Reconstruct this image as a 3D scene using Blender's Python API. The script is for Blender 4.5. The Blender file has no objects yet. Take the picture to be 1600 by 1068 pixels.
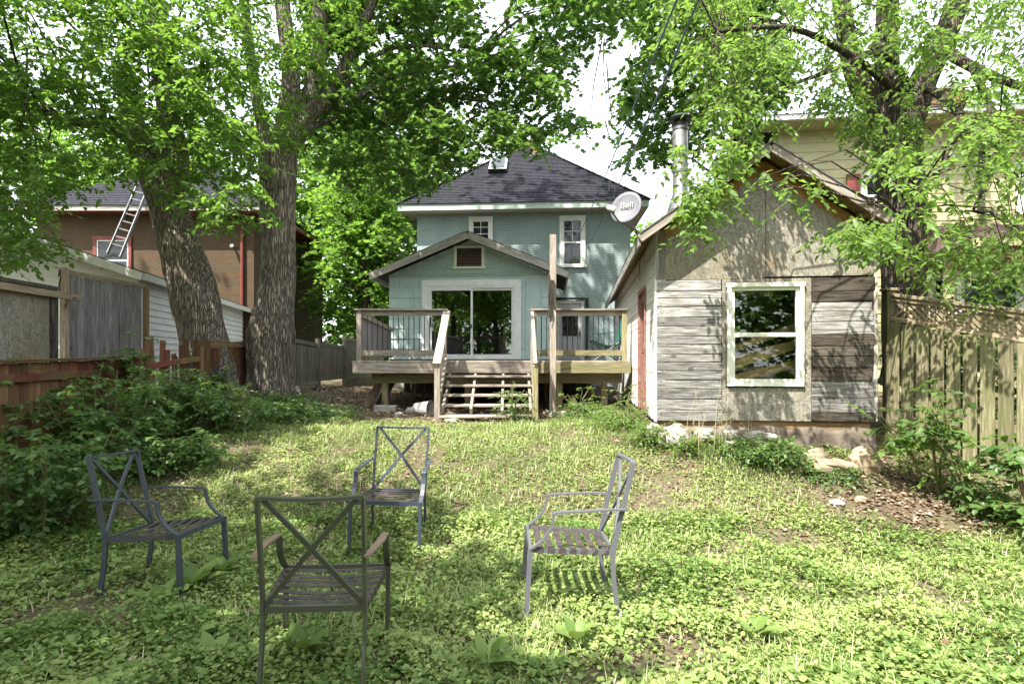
import bpy, math, random
import numpy as np
from mathutils import Vector, Matrix, noise
random.seed(7)
rng = np.random.default_rng(7)
S = bpy.context.scene

# ------------------------------------------------------------------ camera, sky, sun, exposure
F, HY, EYE = 880.0, 562.0, 1.6            # focal length and horizon in photo pixels, eye height in metres
cam_d = bpy.data.cameras.new('camera'); cam = bpy.data.objects.new('camera', cam_d)
S.collection.objects.link(cam); S.camera = cam
cam.location = (0, 0, EYE); cam.rotation_euler = (math.pi/2, 0, 0)
cam_d.sensor_width = 36.0; cam_d.lens = F/1600*36
cam_d.shift_y = (HY-534)/1600
cam_d.clip_start = 0.05; cam_d.clip_end = 600

SUN = Vector((-0.355, -0.392, 0.848)).normalized()
sun_el = math.asin(SUN.z); sun_az = math.atan2(SUN.x, SUN.y)
W_ = bpy.data.worlds.new('World'); S.world = W_; W_.use_nodes = True
wn = W_.node_tree.nodes; wl = W_.node_tree.links
bg = wn['Background']; bg.inputs['Strength'].default_value = 0.15
sk = wn.new('ShaderNodeTexSky'); sk.sky_type = 'NISHITA'; sk.sun_disc = False
sk.sun_elevation = sun_el; sk.sun_rotation = sun_az
sk.air_density = 1.0; sk.dust_density = 4.0; sk.ozone_density = 1.0
hz = wn.new('ShaderNodeMix'); hz.data_type = 'RGBA'; hz.blend_type = 'MIX'
hz.inputs[0].default_value = 0.55                     # thin even cloud over the whole sky
hz.inputs[7].default_value = (7.6, 7.9, 8.3, 1)
wl.new(sk.outputs[0], hz.inputs[6]); wl.new(hz.outputs[2], bg.inputs[0])

sl = bpy.data.lights.new('sun', 'SUN'); sl.energy = 4.8; sl.angle = math.radians(0.55); sl.color = (1.0, 0.95, 0.86)
so = bpy.data.objects.new('sun', sl); S.collection.objects.link(so)
so.rotation_euler = SUN.to_track_quat('Z', 'Y').to_euler(); so.location = (-10, -10, 25)
vs = S.view_settings; vs.view_transform = 'Standard'; vs.look = 'None'; vs.gamma = 1; vs.use_curve_mapping = False
vs.exposure = 1.76
try:
    S.cycles.max_bounces = 8; S.cycles.transparent_max_bounces = 12; S.cycles.diffuse_bounces = 4
    S.cycles.glossy_bounces = 4; S.cycles.transmission_bounces = 6; S.cycles.caustics_reflective = False; S.cycles.caustics_refractive = False
except Exception: pass

# ------------------------------------------------------------------ helpers
def at(px, py, Y): return Vector(((px-800)/F*Y, Y, EYE+(HY-py)/F*Y))
def sm(a, b, t):
    t = min(1, max(0, (t-a)/(b-a))); return t*t*(3-2*t)
def ground(x, y):
    z = -0.04 + 0.66*sm(4.6, 8.0, y) + 0.06*sm(8, 13, y)
    z += 0.30*sm(-1.6, -5.5, x)*sm(7, 12, y) if x < -1.6 else 0
    z += 0.12*sm(4.0, 5.4, x)*sm(5.2, 7, y) if x > 4 else 0
    z += 0.11*math.exp(-((x-3.1)/1.5)**2-((y-6.9)/.7)**2)
    z += 0.035*noise.noise(Vector((x*1.7, y*1.7, 9.1)))
    z += 0.03*noise.noise(Vector((x*0.6, y*0.6, 1.3))) + 0.012*noise.noise(Vector((x*2.3, y*2.3, 5.3)))
    return z
def gnp(x, y):
    """the same ground for arrays"""
    s = lambda a, b, t: (lambda u: u*u*(3-2*u))(np.clip((t-a)/(b-a), 0, 1))
    z = -0.04 + 0.66*s(4.6, 8.0, y) + 0.06*s(8, 13, y)
    z = z + 0.30*s(-1.6, -5.5, x)*s(7, 12, y)*(x < -1.6) + 0.12*s(4.0, 5.4, x)*s(5.2, 7, y)*(x > 4)
    z = z + 0.11*np.exp(-((x-3.1)/1.5)**2-((y-6.9)/.7)**2)
    z = z + np.array([0.035*noise.noise(Vector((a*1.7, b*1.7, 9.1))) for a, b in zip(x, y)])
    nz = np.array([0.03*noise.noise(Vector((a*0.6, b*0.6, 1.3))) + 0.012*noise.noise(Vector((a*2.3, b*2.3, 5.3))) for a, b in zip(x, y)])
    return z + nz

WM, FR, RT = {}, {}, {}
I4 = Matrix.Identity(4)
def link(o): S.collection.objects.link(o)
def thing(name, label, cat, loc=(0, 0, 0), frame=None, group=None, kind=None):
    """An Empty at the thing's base; its parts are written in `frame` coordinates."""
    o = bpy.data.objects.new(name, None); link(o); o.empty_display_size = 0.2
    fr = frame if frame is not None else I4
    m = Matrix.Translation(loc) @ fr.to_3x3().to_4x4() if frame is None else fr.copy()
    if frame is None: m = Matrix.Translation(loc)
    o.matrix_basis = m; WM[o] = m; FR[o] = fr; RT[o] = o
    if label: o['label'] = label
    if cat: o['category'] = cat
    if group: o['group'] = group
    if kind: o['kind'] = kind
    return o
def attach(o, M, parent):
    link(o)
    if parent is not None:
        o.parent = parent; o.matrix_parent_inverse = WM[parent].inverted(); RT[o] = RT[parent]
    else: RT[o] = o; FR[o] = I4
    o.matrix_basis = M; WM[o] = M.copy()
    return o
def frame_of(parent): return FR[RT[parent]] if parent is not None else I4
class MB:
    def __init__(s): s.v = []; s.f = []
    def add(s, vs_, fs_):
        n = len(s.v); s.v += [tuple(v) for v in vs_]; s.f += [tuple(i+n for i in f) for f in fs_]
    def box(s, x0, x1, y0, y1, z0, z1):
        s.add([(x0,y0,z0),(x1,y0,z0),(x1,y1,z0),(x0,y1,z0),(x0,y0,z1),(x1,y0,z1),(x1,y1,z1),(x0,y1,z1)],
              [(0,3,2,1),(4,5,6,7),(0,1,5,4),(1,2,6,5),(2,3,7,6),(3,0,4,7)])
    def beam(s, p0, p1, w, h, up=(0,0,1)):
        p0 = Vector(p0); p1 = Vector(p1); x = (p1-p0).normalized(); u = Vector(up)
        y = u.cross(x)
        if y.length < 1e-4: y = Vector((0,1,0)).cross(x)
        y.normalize(); z = x.cross(y); a = y*w/2; b = z*h/2
        s.add([p0-a-b,p1-a-b,p1+a-b,p0+a-b,p0-a+b,p1-a+b,p1+a+b,p0+a+b],
              [(0,3,2,1),(4,5,6,7),(0,1,5,4),(1,2,6,5),(2,3,7,6),(3,0,4,7)])
    def prism(s, poly, y0, y1):
        """polygon in x,z (counter-clockwise seen from -y) extruded from y0 to y1"""
        n = len(poly)
        s.add([(x,y0,z) for x,z in poly]+[(x,y1,z) for x,z in poly],
              [tuple(range(n)), tuple(range(2*n-1,n-1,-1))]+[((i+1)%n,i,i+n,(i+1)%n+n) for i in range(n)])
    def tube(s, pts, rad, seg=8, cap=True, squash=None):
        pts = [Vector(p) for p in pts]; n = len(pts); base = len(s.v); up = None
        for i, p in enumerate(pts):
            t = (pts[min(i+1,n-1)]-pts[max(i-1,0)]).normalized()
            if up is None:
                up = t.orthogonal().normalized()
            up = (up - t*up.dot(t)).normalized(); q = t.cross(up)
            r = rad[i] if hasattr(rad, '__len__') else rad
            for k in range(seg):
                a = 2*math.pi*k/seg; s.v.append(tuple(p+(up*math.cos(a)+q*math.sin(a))*r))
        for i in range(n-1):
            for k in range(seg):
                a = base+i*seg+k; b = base+i*seg+(k+1)%seg; s.f.append((a,b,b+seg,a+seg))
        if cap:
            s.f.append(tuple(base+k for k in range(seg))[::-1]); s.f.append(tuple(base+(n-1)*seg+k for k in range(seg)))
    def sweep(s, pts, w, t, side):
        """flat bar: width w along `side`, thickness t across it"""
        pts = [Vector(p) for p in pts]; n = len(pts); base = len(s.v); sd = Vector(side).normalized()
        for i, p in enumerate(pts):
            d = (pts[min(i+1,n-1)]-pts[max(i-1,0)]).normalized()
            y = (sd-d*sd.dot(d)).normalized(); z = d.cross(y)
            ww = w[i] if hasattr(w, '__len__') else w
            for a, b in ((-1,-1),(1,-1),(1,1),(-1,1)): s.v.append(tuple(p+y*a*ww/2+z*b*t/2))
        for i in range(n-1):
            for k in range(4):
                a = base+i*4+k; b = base+i*4+(k+1)%4; s.f.append((a,b,b+4,a+4))
        s.f.append((base,base+3,base+2,base+1)); e = base+(n-1)*4; s.f.append((e,e+1,e+2,e+3))
    def build(s, name, mat, parent=None, smooth=False, kind=None):
        me = bpy.data.meshes.new(name); me.from_pydata(s.v, [], s.f); me.materials.append(mat)
        if smooth: me.polygons.foreach_set('use_smooth', [True]*len(me.polygons))
        me.update(); o = bpy.data.objects.new(name, me)
        attach(o, frame_of(parent), parent)
        if kind: o['kind'] = kind
        return o
_pc = {}
def chamfer_mesh(L, w, h, c, mat, name):
    key = (round(L,3), round(w,3), round(h,3), c, mat.name)
    if key in _pc: return _pc[key]
    c = min(c, w*0.3, h*0.3, L*0.3); vs_ = []; fs = []; ix = {}
    hx, hy, hz_ = L/2, w/2, h/2
    for sx in (-1,1):
        for sy in (-1,1):
            for sz in (-1,1):
                for ax in range(3):
                    p = [sx*hx, sy*hy, sz*hz_]
                    for a in range(3):
                        if a != ax: p[a] -= (sx,sy,sz)[a]*c
                    ix[(sx,sy,sz,ax)] = len(vs_); vs_.append(p)
    def q(*k): fs.append(tuple(ix[i] for i in k))
    for ax in range(3):
        o1, o2 = [(1,2),(2,0),(0,1)][ax]
        for s_ in (-1,1):
            cs = [(-1,-1),(1,-1),(1,1),(-1,1)]
            if s_ < 0: cs = cs[::-1]
            f = []
            for a, b in cs:
                k = [0,0,0]; k[ax] = s_; k[o1] = a; k[o2] = b; f.append((k[0],k[1],k[2],ax))
            q(*f)
    for ax in range(3):       # edges along ax
        o1, o2 = [(1,2),(2,0),(0,1)][ax]
        for a in (-1,1):
            for b in (-1,1):
                def K(v, which):
                    k = [0,0,0]; k[ax] = v; k[o1] = a; k[o2] = b; return (k[0],k[1],k[2],which)
                f = [K(-1,o1),K(1,o1),K(1,o2),K(-1,o2)]
                if a*b < 0: f = f[::-1]
                q(*f)
    for sx in (-1,1):
        for sy in (-1,1):
            for sz in (-1,1):
                f = [(sx,sy,sz,0),(sx,sy,sz,1),(sx,sy,sz,2)]
                if sx*sy*sz < 0: f = f[::-1]
                q(*f)
    me = bpy.data.meshes.new(name); me.from_pydata(vs_, [], fs); me.materials.append(mat); me.update()
    _pc[key] = me; return me
def piece(name, mat, parent, p0, p1, w, h, up=(0,0,1), c=0.003):
    """one board, bar or block from p0 to p1 (its grain runs that way); w = width sideways, h = height along up"""
    p0 = Vector(p0); p1 = Vector(p1); d = p1-p0; L = d.length; x = d/L; u = Vector(up)
    y = u.cross(x)
    if y.length < 1e-4: y = Vector((0,1,0)).cross(x)
    y.normalize(); z = x.cross(y)
    M = Matrix.Translation((p0+p1)/2) @ Matrix((x, y, z)).transposed().to_4x4()
    o = bpy.data.objects.new(name, chamfer_mesh(L, w, h, c, mat, name))
    return attach(o, frame_of(parent) @ M, parent)
def bx(name, mat, parent, x0, x1, y0, y1, z0, z1, c=0.003, along='x'):
    cx, cy, cz = (x0+x1)/2, (y0+y1)/2, (z0+z1)/2
    if along == 'x': return piece(name, mat, parent, (x0,cy,cz), (x1,cy,cz), y1-y0, z1-z0, c=c)
    if along == 'y': return piece(name, mat, parent, (cx,y0,cz), (cx,y1,cz), x1-x0, z1-z0, c=c)
    return piece(name, mat, parent, (cx,cy,z0), (cx,cy,z1), x1-x0, y1-y0, up=(0,1,0), c=c)

# ------------------------------------------------------------------ materials
class NT:
    def __init__(s, name):
        s.m = bpy.data.materials.new(name); s.m.use_nodes = True; s.t = s.m.node_tree; s.n = s.t.nodes; s.l = s.t.links
        s.b = s.n['Principled BSDF']; s.out = s.n['Material Output']
    def node(s, typ, **kw):
        n = s.n.new(typ)
        for k, v in kw.items(): setattr(n, k, v)
        return n
    def put(s, sock, v):
        if isinstance(v, bpy.types.NodeSocket): s.l.new(v, sock)
        elif isinstance(v, (tuple, list)) and len(v) == 3 and sock.type == 'RGBA': sock.default_value = (*v, 1)
        else: sock.default_value = v
    def math(s, op, a, b=0.0, clamp=False):
        n = s.node('ShaderNodeMath', operation=op, use_clamp=clamp); s.put(n.inputs[0], a); s.put(n.inputs[1], b); return n.outputs[0]
    def mix(s, fac, a, b, blend='MIX'):
        n = s.node('ShaderNodeMix', data_type='RGBA', blend_type=blend); s.put(n.inputs[0], fac); s.put(n.inputs[6], a); s.put(n.inputs[7], b); return n.outputs[2]
    def ramp(s, fac, lo, hi):
        n = s.node('ShaderNodeMapRange', clamp=True); s.put(n.inputs[0], fac); n.inputs[1].default_value = lo; n.inputs[2].default_value = hi; return n.outputs[0]
    def coords(s, scale=(1,1,1), rnd=True):
        tc = s.node('ShaderNodeTexCoord'); v = tc.outputs['Object']
        if rnd:
            oi = s.node('ShaderNodeObjectInfo'); mu = s.math('MULTIPLY', oi.outputs['Random'], 41.0)
            cb = s.node('ShaderNodeCombineXYZ'); s.put(cb.inputs[0], mu); s.put(cb.inputs[1], mu); s.put(cb.inputs[2], mu)
            ad = s.node('ShaderNodeVectorMath', operation='ADD'); s.l.new(v, ad.inputs[0]); s.l.new(cb.outputs[0], ad.inputs[1]); v = ad.outputs[0]
        mp = s.node('ShaderNodeVectorMath', operation='MULTIPLY'); s.l.new(v, mp.inputs[0]); mp.inputs[1].default_value = scale
        return mp.outputs[0]
    def noise(s, vec, scale, detail=4, rough=0.6, dist=0.0):
        n = s.node('ShaderNodeTexNoise'); s.l.new(vec, n.inputs['Vector']); n.inputs['Scale'].default_value = scale
        n.inputs['Detail'].default_value = detail; n.inputs['Roughness'].default_value = rough; n.inputs['Distortion'].default_value = dist
        return n.outputs[0]
    def rand(s): return s.node('ShaderNodeObjectInfo').outputs['Random']
    def bump(s, h, strength, dist=0.01, normal=None):
        n = s.node('ShaderNodeBump'); n.inputs['Strength'].default_value = strength; n.inputs['Distance'].default_value = dist
        s.l.new(h, n.inputs['Height'])
        if normal is not None: s.l.new(normal, n.inputs['Normal'])
        return n.outputs[0]
    def fin(s, col, rough=0.8, normal=None, spec=0.3, metal=0.0):
        s.put(s.b.inputs['Base Color'], col); s.put(s.b.inputs['Roughness'], rough); s.b.inputs['Metallic'].default_value = metal
        s.b.inputs['Specular IOR Level'].default_value = spec
        if normal is not None: s.l.new(normal, s.b.inputs['Normal'])
        return s.m
def wood(name, c1, c2, c3=None, var=0.35, patch=0.5, rough=0.85, grain=45, moss=None, mossamt=0.5):
    """boards: grain along the piece's own x, a value of its own per board, blotches (c3) and optional moss"""
    t = NT(name); v = t.coords((0.07,1,1)); g = t.noise(v, grain, 6, 0.65, 0.4)
    v2 = t.coords((0.3,1,1)); g2 = t.noise(v2, 7, 4, 0.6, 1.2)
    col = t.mix(t.ramp(g, 0.38, 0.62), c1, c2)
    stk = t.noise(t.coords((0.10,1,1)), 15, 5, 0.7, 0.8); col = t.mix(t.math('MULTIPLY', t.ramp(stk, 0.50, 0.66), 0.6), col, tuple(x*0.5 for x in c1))
    if c3: col = t.mix(t.math('MULTIPLY', t.ramp(g2, 0.45, 0.75), patch), col, c3)
    if moss: col = t.mix(t.math('MULTIPLY', t.ramp(t.noise(t.coords((0.5,1,1)), 3.1, 5, 0.7), 0.42, 0.62), mossamt), col, moss)
    kv = t.node('ShaderNodeTexVoronoi', feature='F1'); kv.inputs['Scale'].default_value = 3.2; t.l.new(t.coords((0.55,1,1)), kv.inputs['Vector'])
    col = t.mix(t.math('MULTIPLY', t.ramp(kv.outputs['Distance'], 0.085, 0.05), 0.7), col, tuple(x*0.35 for x in c1))
    k = t.math('ADD', t.math('MULTIPLY', t.rand(), var), 1-var*0.5)
    cb = t.node('ShaderNodeCombineXYZ')
    for i in range(3): t.l.new(k, cb.inputs[i])
    col = t.mix(1.0, col, cb.outputs[0], 'MULTIPLY')
    crack = t.noise(t.coords((0.03,1,1)), 30, 3, 0.5, 0.2)
    col = t.mix(t.math('MULTIPLY', t.ramp(crack, 0.36, 0.30), 0.65), col, tuple(x*0.25 for x in c1))
    return t.fin(col, rough, t.bump(t.math('ADD', g, t.math('MULTIPLY', stk, -0.8)), 0.7, 0.006), 0.2)
def plain(name, c, rough=0.6, c2=None, scale=6, bump=0.0, metal=0.0, spec=0.4, bscale=60, amt=1.0):
    t = NT(name); v = t.coords()
    col = t.mix(t.math('MULTIPLY', t.ramp(t.noise(v, scale, 6, 0.65), 0.38, 0.66), amt), c, c2 if c2 else tuple(x*0.8 for x in c))
    nrm = t.bump(t.noise(v, bscale, 5, 0.6), bump, 0.01) if bump else None
    return t.fin(col, rough, nrm, spec, metal)
def brick(name, c1, c2, mortar, bw=0.21, bh=0.073, ms=0.012, bump=0.6, c3=None):
    t = NT(name); tc = t.node('ShaderNodeTexCoord'); gm = t.node('ShaderNodeNewGeometry')
    sp = t.node('ShaderNodeSeparateXYZ'); t.l.new(tc.outputs['Object'], sp.inputs[0])
    cb = t.node('ShaderNodeCombineXYZ'); t.l.new(t.math('ADD', sp.outputs[0], sp.outputs[1]), cb.inputs[0]); t.l.new(sp.outputs[2], cb.inputs[1])
    b = t.node('ShaderNodeTexBrick'); t.l.new(cb.outputs[0], b.inputs['Vector']); b.inputs['Scale'].default_value = 1
    b.inputs['Brick Width'].default_value = bw; b.inputs['Row Height'].default_value = bh; b.inputs['Mortar Size'].default_value = ms
    b.inputs['Mortar Smooth'].default_value = 0.2; b.inputs['Bias'].default_value = -0.2
    t.put(b.inputs['Color1'], c1); t.put(b.inputs['Color2'], c2); t.put(b.inputs['Mortar'], mortar)
    v = t.coords(rnd=False)
    col = t.mix(t.math('MULTIPLY', t.ramp(t.noise(v, 1.3, 6, 0.7), 0.42, 0.62), 0.55), b.outputs[0], c3 if c3 else tuple(x*0.72 for x in c1))
    h = t.math('SUBTRACT', t.math('MULTIPLY', t.noise(v, 40, 4), 0.35), b.outputs['Fac'])
    return t.fin(col, 0.85, t.bump(h, bump, 0.012), 0.25)
def leaf_mat(name, c1, c2, trans, amt=0.45, gloss=0.3, rough=0.42):
    t = NT(name); a = t.node('ShaderNodeAttribute', attribute_name='tint')
    sp = a.outputs['Fac']
    col = t.mix(sp, c1, c2); tcol = t.mix(sp, tuple(x*0.75 for x in trans), trans)
    t.fin(col, rough, None, gloss)
    tr = t.node('ShaderNodeBsdfTranslucent'); t.put(tr.inputs[0], tcol)
    mx = t.node('ShaderNodeMixShader'); mx.inputs[0].default_value = amt
    t.l.new(t.b.outputs[0], mx.inputs[1]); t.l.new(tr.outputs[0], mx.inputs[2]); t.l.new(mx.outputs[0], t.out.inputs[0])
    return t.m
def glass(name, tint=(0.75,0.8,0.78), base=0.09):
    t = NT(name); tr = t.node('ShaderNodeBsdfTransparent'); t.put(tr.inputs[0], tint)
    gl = t.node('ShaderNodeBsdfGlossy'); gl.inputs['Roughness'].default_value = 0.01; t.put(gl.inputs[0], (0.95,0.97,1))
    fr = t.node('ShaderNodeFresnel'); fr.inputs[0].default_value = 1.5
    mx = t.node('ShaderNodeMixShader'); t.l.new(t.math('ADD', t.math('MULTIPLY', fr.outputs[0], 1.5), base, True), mx.inputs[0])
    t.l.new(tr.outputs[0], mx.inputs[1]); t.l.new(gl.outputs[0], mx.inputs[2]); t.l.new(mx.outputs[0], t.out.inputs[0])
    return t.m
def dark_glass(name, c=(0.02,0.025,0.025)):
    t = NT(name); t.fin(c, 0.03, None, 0.5); t.b.inputs['IOR'].default_value = 1.45
    return t.m
def bark(name, c1, c2, c3, sc=1.0, moss=(0.09,0.10,0.04)):
    t = NT(name); v = t.coords((1,1,0.11), False); n1 = t.noise(v, 26*sc, 6, 0.68, 0.6)
    vo = t.node('ShaderNodeTexVoronoi', feature='DISTANCE_TO_EDGE'); vo.inputs['Scale'].default_value = 30*sc
    w = t.node('ShaderNodeVectorMath', operation='ADD'); t.l.new(v, w.inputs[0])
    nn = t.node('ShaderNodeTexNoise'); t.l.new(v, nn.inputs['Vector']); nn.inputs['Scale'].default_value = 12; sc_ = t.node('ShaderNodeVectorMath', operation='SCALE'); sc_.inputs['Scale'].default_value = 0.09
    t.l.new(nn.outputs['Color'], sc_.inputs[0]); t.l.new(sc_.outputs[0], w.inputs[1]); t.l.new(w.outputs[0], vo.inputs['Vector'])
    crev = t.ramp(vo.outputs['Distance'], 0.0, 0.22)
    col = t.mix(t.ramp(n1, 0.35, 0.65), c1, c2)
    col = t.mix(crev, c3, col)
    big = t.noise(t.coords((1,1,0.5), False), 1.6, 5, 0.65)
    col = t.mix(t.math('MULTIPLY', t.ramp(big, 0.5, 0.7), 0.6), col, moss)
    h = t.math('ADD', t.math('MULTIPLY', crev, 0.8), t.math('MULTIPLY', n1, 0.6))
    return t.fin(col, 0.95, t.bump(h, 1.0, 0.05), 0.15)

M = {}
M['soil'] = None
def soil():
    t = NT('soil'); v = t.coords(rnd=False)
    n1 = t.noise(v, 0.7, 6, 0.65); n2 = t.noise(v, 28, 6, 0.7); n3 = t.noise(v, 5, 5, 0.6)
    col = t.mix(t.ramp(n2, 0.35, 0.65), (0.05,0.035,0.024), (0.15,0.115,0.08))
    col = t.mix(t.math('MULTIPLY', t.ramp(n3, 0.45, 0.62), 0.6), col, (0.075,0.09,0.035))
    col = t.mix(t.math('MULTIPLY', t.ramp(n1, 0.4, 0.6), 0.3), col, (0.17,0.14,0.10))
    return t.fin(col, 0.95, t.bump(n2, 0.8, 0.03), 0.1)
M['soil'] = soil()
M['deck'] = wood('deck_wood', (0.17,0.145,0.125), (0.36,0.315,0.27), (0.22,0.18,0.12), 0.35, 0.7)
M['deck_moss'] = wood('deck_wood_mossy', (0.15,0.13,0.085), (0.33,0.29,0.18), (0.20,0.19,0.08), 0.35, 0.7, moss=(0.15,0.15,0.045))
M['grey_plank'] = wood('weathered_plank', (0.12,0.112,0.103), (0.40,0.39,0.375), (0.135,0.122,0.105), 0.75, 0.7, grain=58)
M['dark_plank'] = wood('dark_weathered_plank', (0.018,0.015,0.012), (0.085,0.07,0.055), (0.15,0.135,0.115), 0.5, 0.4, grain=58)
M['fence'] = wood('green_stained_fence_wood', (0.10,0.088,0.055), (0.26,0.225,0.145), (0.13,0.14,0.06), 0.45, 0.7, moss=(0.13,0.145,0.055), mossamt=0.6)
M['lattice'] = wood('lattice_wood', (0.20,0.155,0.10), (0.37,0.30,0.21), (0.22,0.21,0.11), 0.3, 0.5)
M['grey_fence'] = wood('grey_fence_wood', (0.10,0.095,0.07), (0.23,0.215,0.165), (0.17,0.18,0.09), 0.35, 0.5)
M['old_board'] = wood('old_grey_board', (0.13,0.115,0.12), (0.30,0.275,0.28), (0.20,0.17,0.16), 0.4, 0.5)
M['red_board'] = wood('faded_red_board', (0.085,0.026,0.02), (0.17,0.055,0.043), (0.15,0.06,0.028), 0.8, 0.5, moss=(0.16,0.16,0.06), mossamt=0.45)
M['beam'] = wood('raw_timber', (0.20,0.155,0.10), (0.36,0.29,0.20), None, 0.25)
M['brown_beam'] = wood('brown_timber', (0.16,0.10,0.05), (0.30,0.20,0.10), None, 0.3)
M['rake'] = wood('weathered_fascia', (0.27,0.245,0.22), (0.52,0.49,0.45), (0.27,0.23,0.18), 0.2, 0.5)
M['white'] = plain('white_paint', (0.78,0.78,0.76), 0.45, (0.66,0.67,0.65), 5, 0.05)
M['cream'] = plain('cream_vinyl', (0.70,0.71,0.61), 0.4, (0.60,0.62,0.52), 4, 0.04)
M['siding'] = plain('white_siding', (0.83,0.83,0.84), 0.5, (0.72,0.73,0.74), 2.2, 0.05)
M['yellow'] = plain('yellow_siding', (0.45,0.41,0.235), 0.55, (0.37,0.34,0.20), 2.0, 0.05)
M['soffit'] = plain('soffit_white', (0.58,0.52,0.46), 0.6, (0.46,0.40,0.34), 3)
M['maroon'] = plain('maroon_shingle', (0.13,0.075,0.085), 0.9, (0.20,0.13,0.13), 9, 0.5)
M['asphalt'] = plain('dark_shingle', (0.011,0.012,0.018), 0.95, (0.032,0.031,0.038), 7, 0.7, bscale=120, spec=0.2)
M['asphalt_brown'] = plain('brown_shingle', (0.05,0.045,0.04), 0.92, (0.10,0.09,0.08), 8, 0.7, bscale=120, spec=0.2)
M['teal'] = plain('green_painted_panel', (0.44,0.55,0.53), 0.6, (0.37,0.465,0.445), 2.5, 0.12)
M['teal_shingle'] = plain('green_painted_shingle', (0.34,0.44,0.375), 0.7, (0.28,0.37,0.31), 6, 0.25)
M['fascia_green'] = plain('pale_green_fascia', (0.42,0.50,0.45), 0.5, (0.36,0.44,0.39), 3)
M['teal_brick'] = brick('green_painted_brick', (0.275,0.35,0.35), (0.315,0.395,0.39), (0.17,0.22,0.22), ms=0.010, c3=(0.34,0.405,0.40))
M['red_brick'] = brick('brown_brick', (0.105,0.066,0.034), (0.08,0.048,0.025), (0.07,0.055,0.038), c3=(0.06,0.042,0.024))
M['chimney_brick'] = brick('chimney_brick', (0.25,0.09,0.06), (0.18,0.07,0.05), (0.25,0.2,0.17))
M['concrete'] = plain('rough_concrete', (0.34,0.32,0.28), 0.9, (0.22,0.20,0.17), 6, 0.6)
M['mortar'] = plain('foundation_mortar', (0.15,0.125,0.10), 0.95, (0.07,0.055,0.04), 5, 0.9, bscale=25)
M['rock'] = plain('pale_fieldstone', (0.42,0.40,0.36), 0.85, (0.15,0.135,0.10), 5, 0.5, bscale=14)
M['rock_brown'] = plain('brown_fieldstone', (0.33,0.24,0.16), 0.85, (0.20,0.17,0.12), 5, 0.5, bscale=14)
M['black'] = plain('black_metal', (0.015,0.016,0.017), 0.45, spec=0.5)
M['steel'] = plain('stainless_pipe', (0.30,0.30,0.31), 0.4, (0.16,0.16,0.17), 3, 0.03, metal=0.8)
M['alu'] = plain('ladder_aluminium', (0.18,0.18,0.19), 0.6, (0.12,0.12,0.12), 8, metal=0.3)
M['grey_metal'] = plain('dish_grey', (0.07,0.07,0.085), 0.6, (0.11,0.11,0.125), 3, spec=0.4)
M['louver'] = plain('brown_louver', (0.14,0.09,0.065), 0.7, (0.20,0.13,0.09), 12, 0.2)
M['red_paint'] = plain('red_trim', (0.20,0.04,0.03), 0.6, (0.14,0.035,0.03), 6)
M['door_red'] = wood('peeling_red_door', (0.17,0.07,0.055), (0.28,0.135,0.105), (0.38,0.33,0.29), 0.3, 0.5)
M['door_grey'] = plain('grey_white_door', (0.50,0.49,0.52), 0.5, (0.42,0.41,0.44), 4)
M['camp'] = plain('green_fabric', (0.012,0.075,0.06), 0.8, (0.02,0.10,0.08), 12, 0.2)
M['bucket'] = plain('grey_plastic', (0.42,0.42,0.42), 0.5, (0.30,0.29,0.27), 8)
M['glass'] = glass('window_glass', (0.95,0.97,0.96), 0.0)
M['glass_door'] = glass('door_glass', (0.8,0.84,0.82), 0.05)
M['dglass'] = dark_glass('dark_window_glass')
M['dark'] = plain('dark_interior', (0.035,0.033,0.03), 0.9)  # dark colour stands in for shade inside rooms, vent and tree hollow
M['cable'] = plain('blue_grey_cable', (0.10,0.13,0.22), 0.5)
M['lumber'] = wood('stacked_lumber', (0.50,0.30,0.13), (0.70,0.48,0.24), None, 0.4)
M['bark'] = bark('maple_bark', (0.27,0.225,0.18), (0.47,0.41,0.335), (0.10,0.08,0.065))
M['bark_dark'] = bark('dark_bark', (0.11,0.085,0.07), (0.20,0.16,0.13), (0.035,0.028,0.024), 1.2)
M['twig'] = plain('twig', (0.13,0.095,0.065), 0.9, (0.07,0.05,0.04), 9)
M['stem'] = plain('green_stem', (0.16,0.17,0.07), 0.8, (0.13,0.09,0.05), 9)
M['leafA'] = leaf_mat('ash_leaf', (0.040,0.092,0.018), (0.10,0.175,0.034), (0.22,0.40,0.05), 0.5)
M['leafB'] = leaf_mat('maple_leaf', (0.038,0.088,0.020), (0.09,0.158,0.036), (0.18,0.33,0.05), 0.48)
M['leafC'] = leaf_mat('box_elder_leaf', (0.055,0.115,0.025), (0.13,0.215,0.05), (0.26,0.43,0.07), 0.48)
M['leafD'] = leaf_mat('background_leaf', (0.05,0.108,0.02), (0.105,0.185,0.036), (0.22,0.40,0.05), 0.5)
M['leafS'] = leaf_mat('shrub_leaf', (0.04,0.092,0.024), (0.11,0.185,0.055), (0.17,0.30,0.05), 0.4)
M['leafG'] = leaf_mat('ground_leaf', (0.055,0.122,0.022), (0.31,0.375,0.13), (0.30,0.42,0.08), 0.34, 0.2)
M['blade'] = leaf_mat('grass_blade', (0.20,0.25,0.08), (0.42,0.46,0.22), (0.30,0.42,0.07), 0.35)
M['litter'] = leaf_mat('dead_leaf', (0.12,0.075,0.045), (0.34,0.26,0.19), (0.2,0.12,0.06), 0.15, 0.15)
M['straw'] = leaf_mat('dry_stalk', (0.40,0.36,0.22), (0.55,0.50,0.33), (0.3,0.28,0.15), 0.15)
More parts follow.
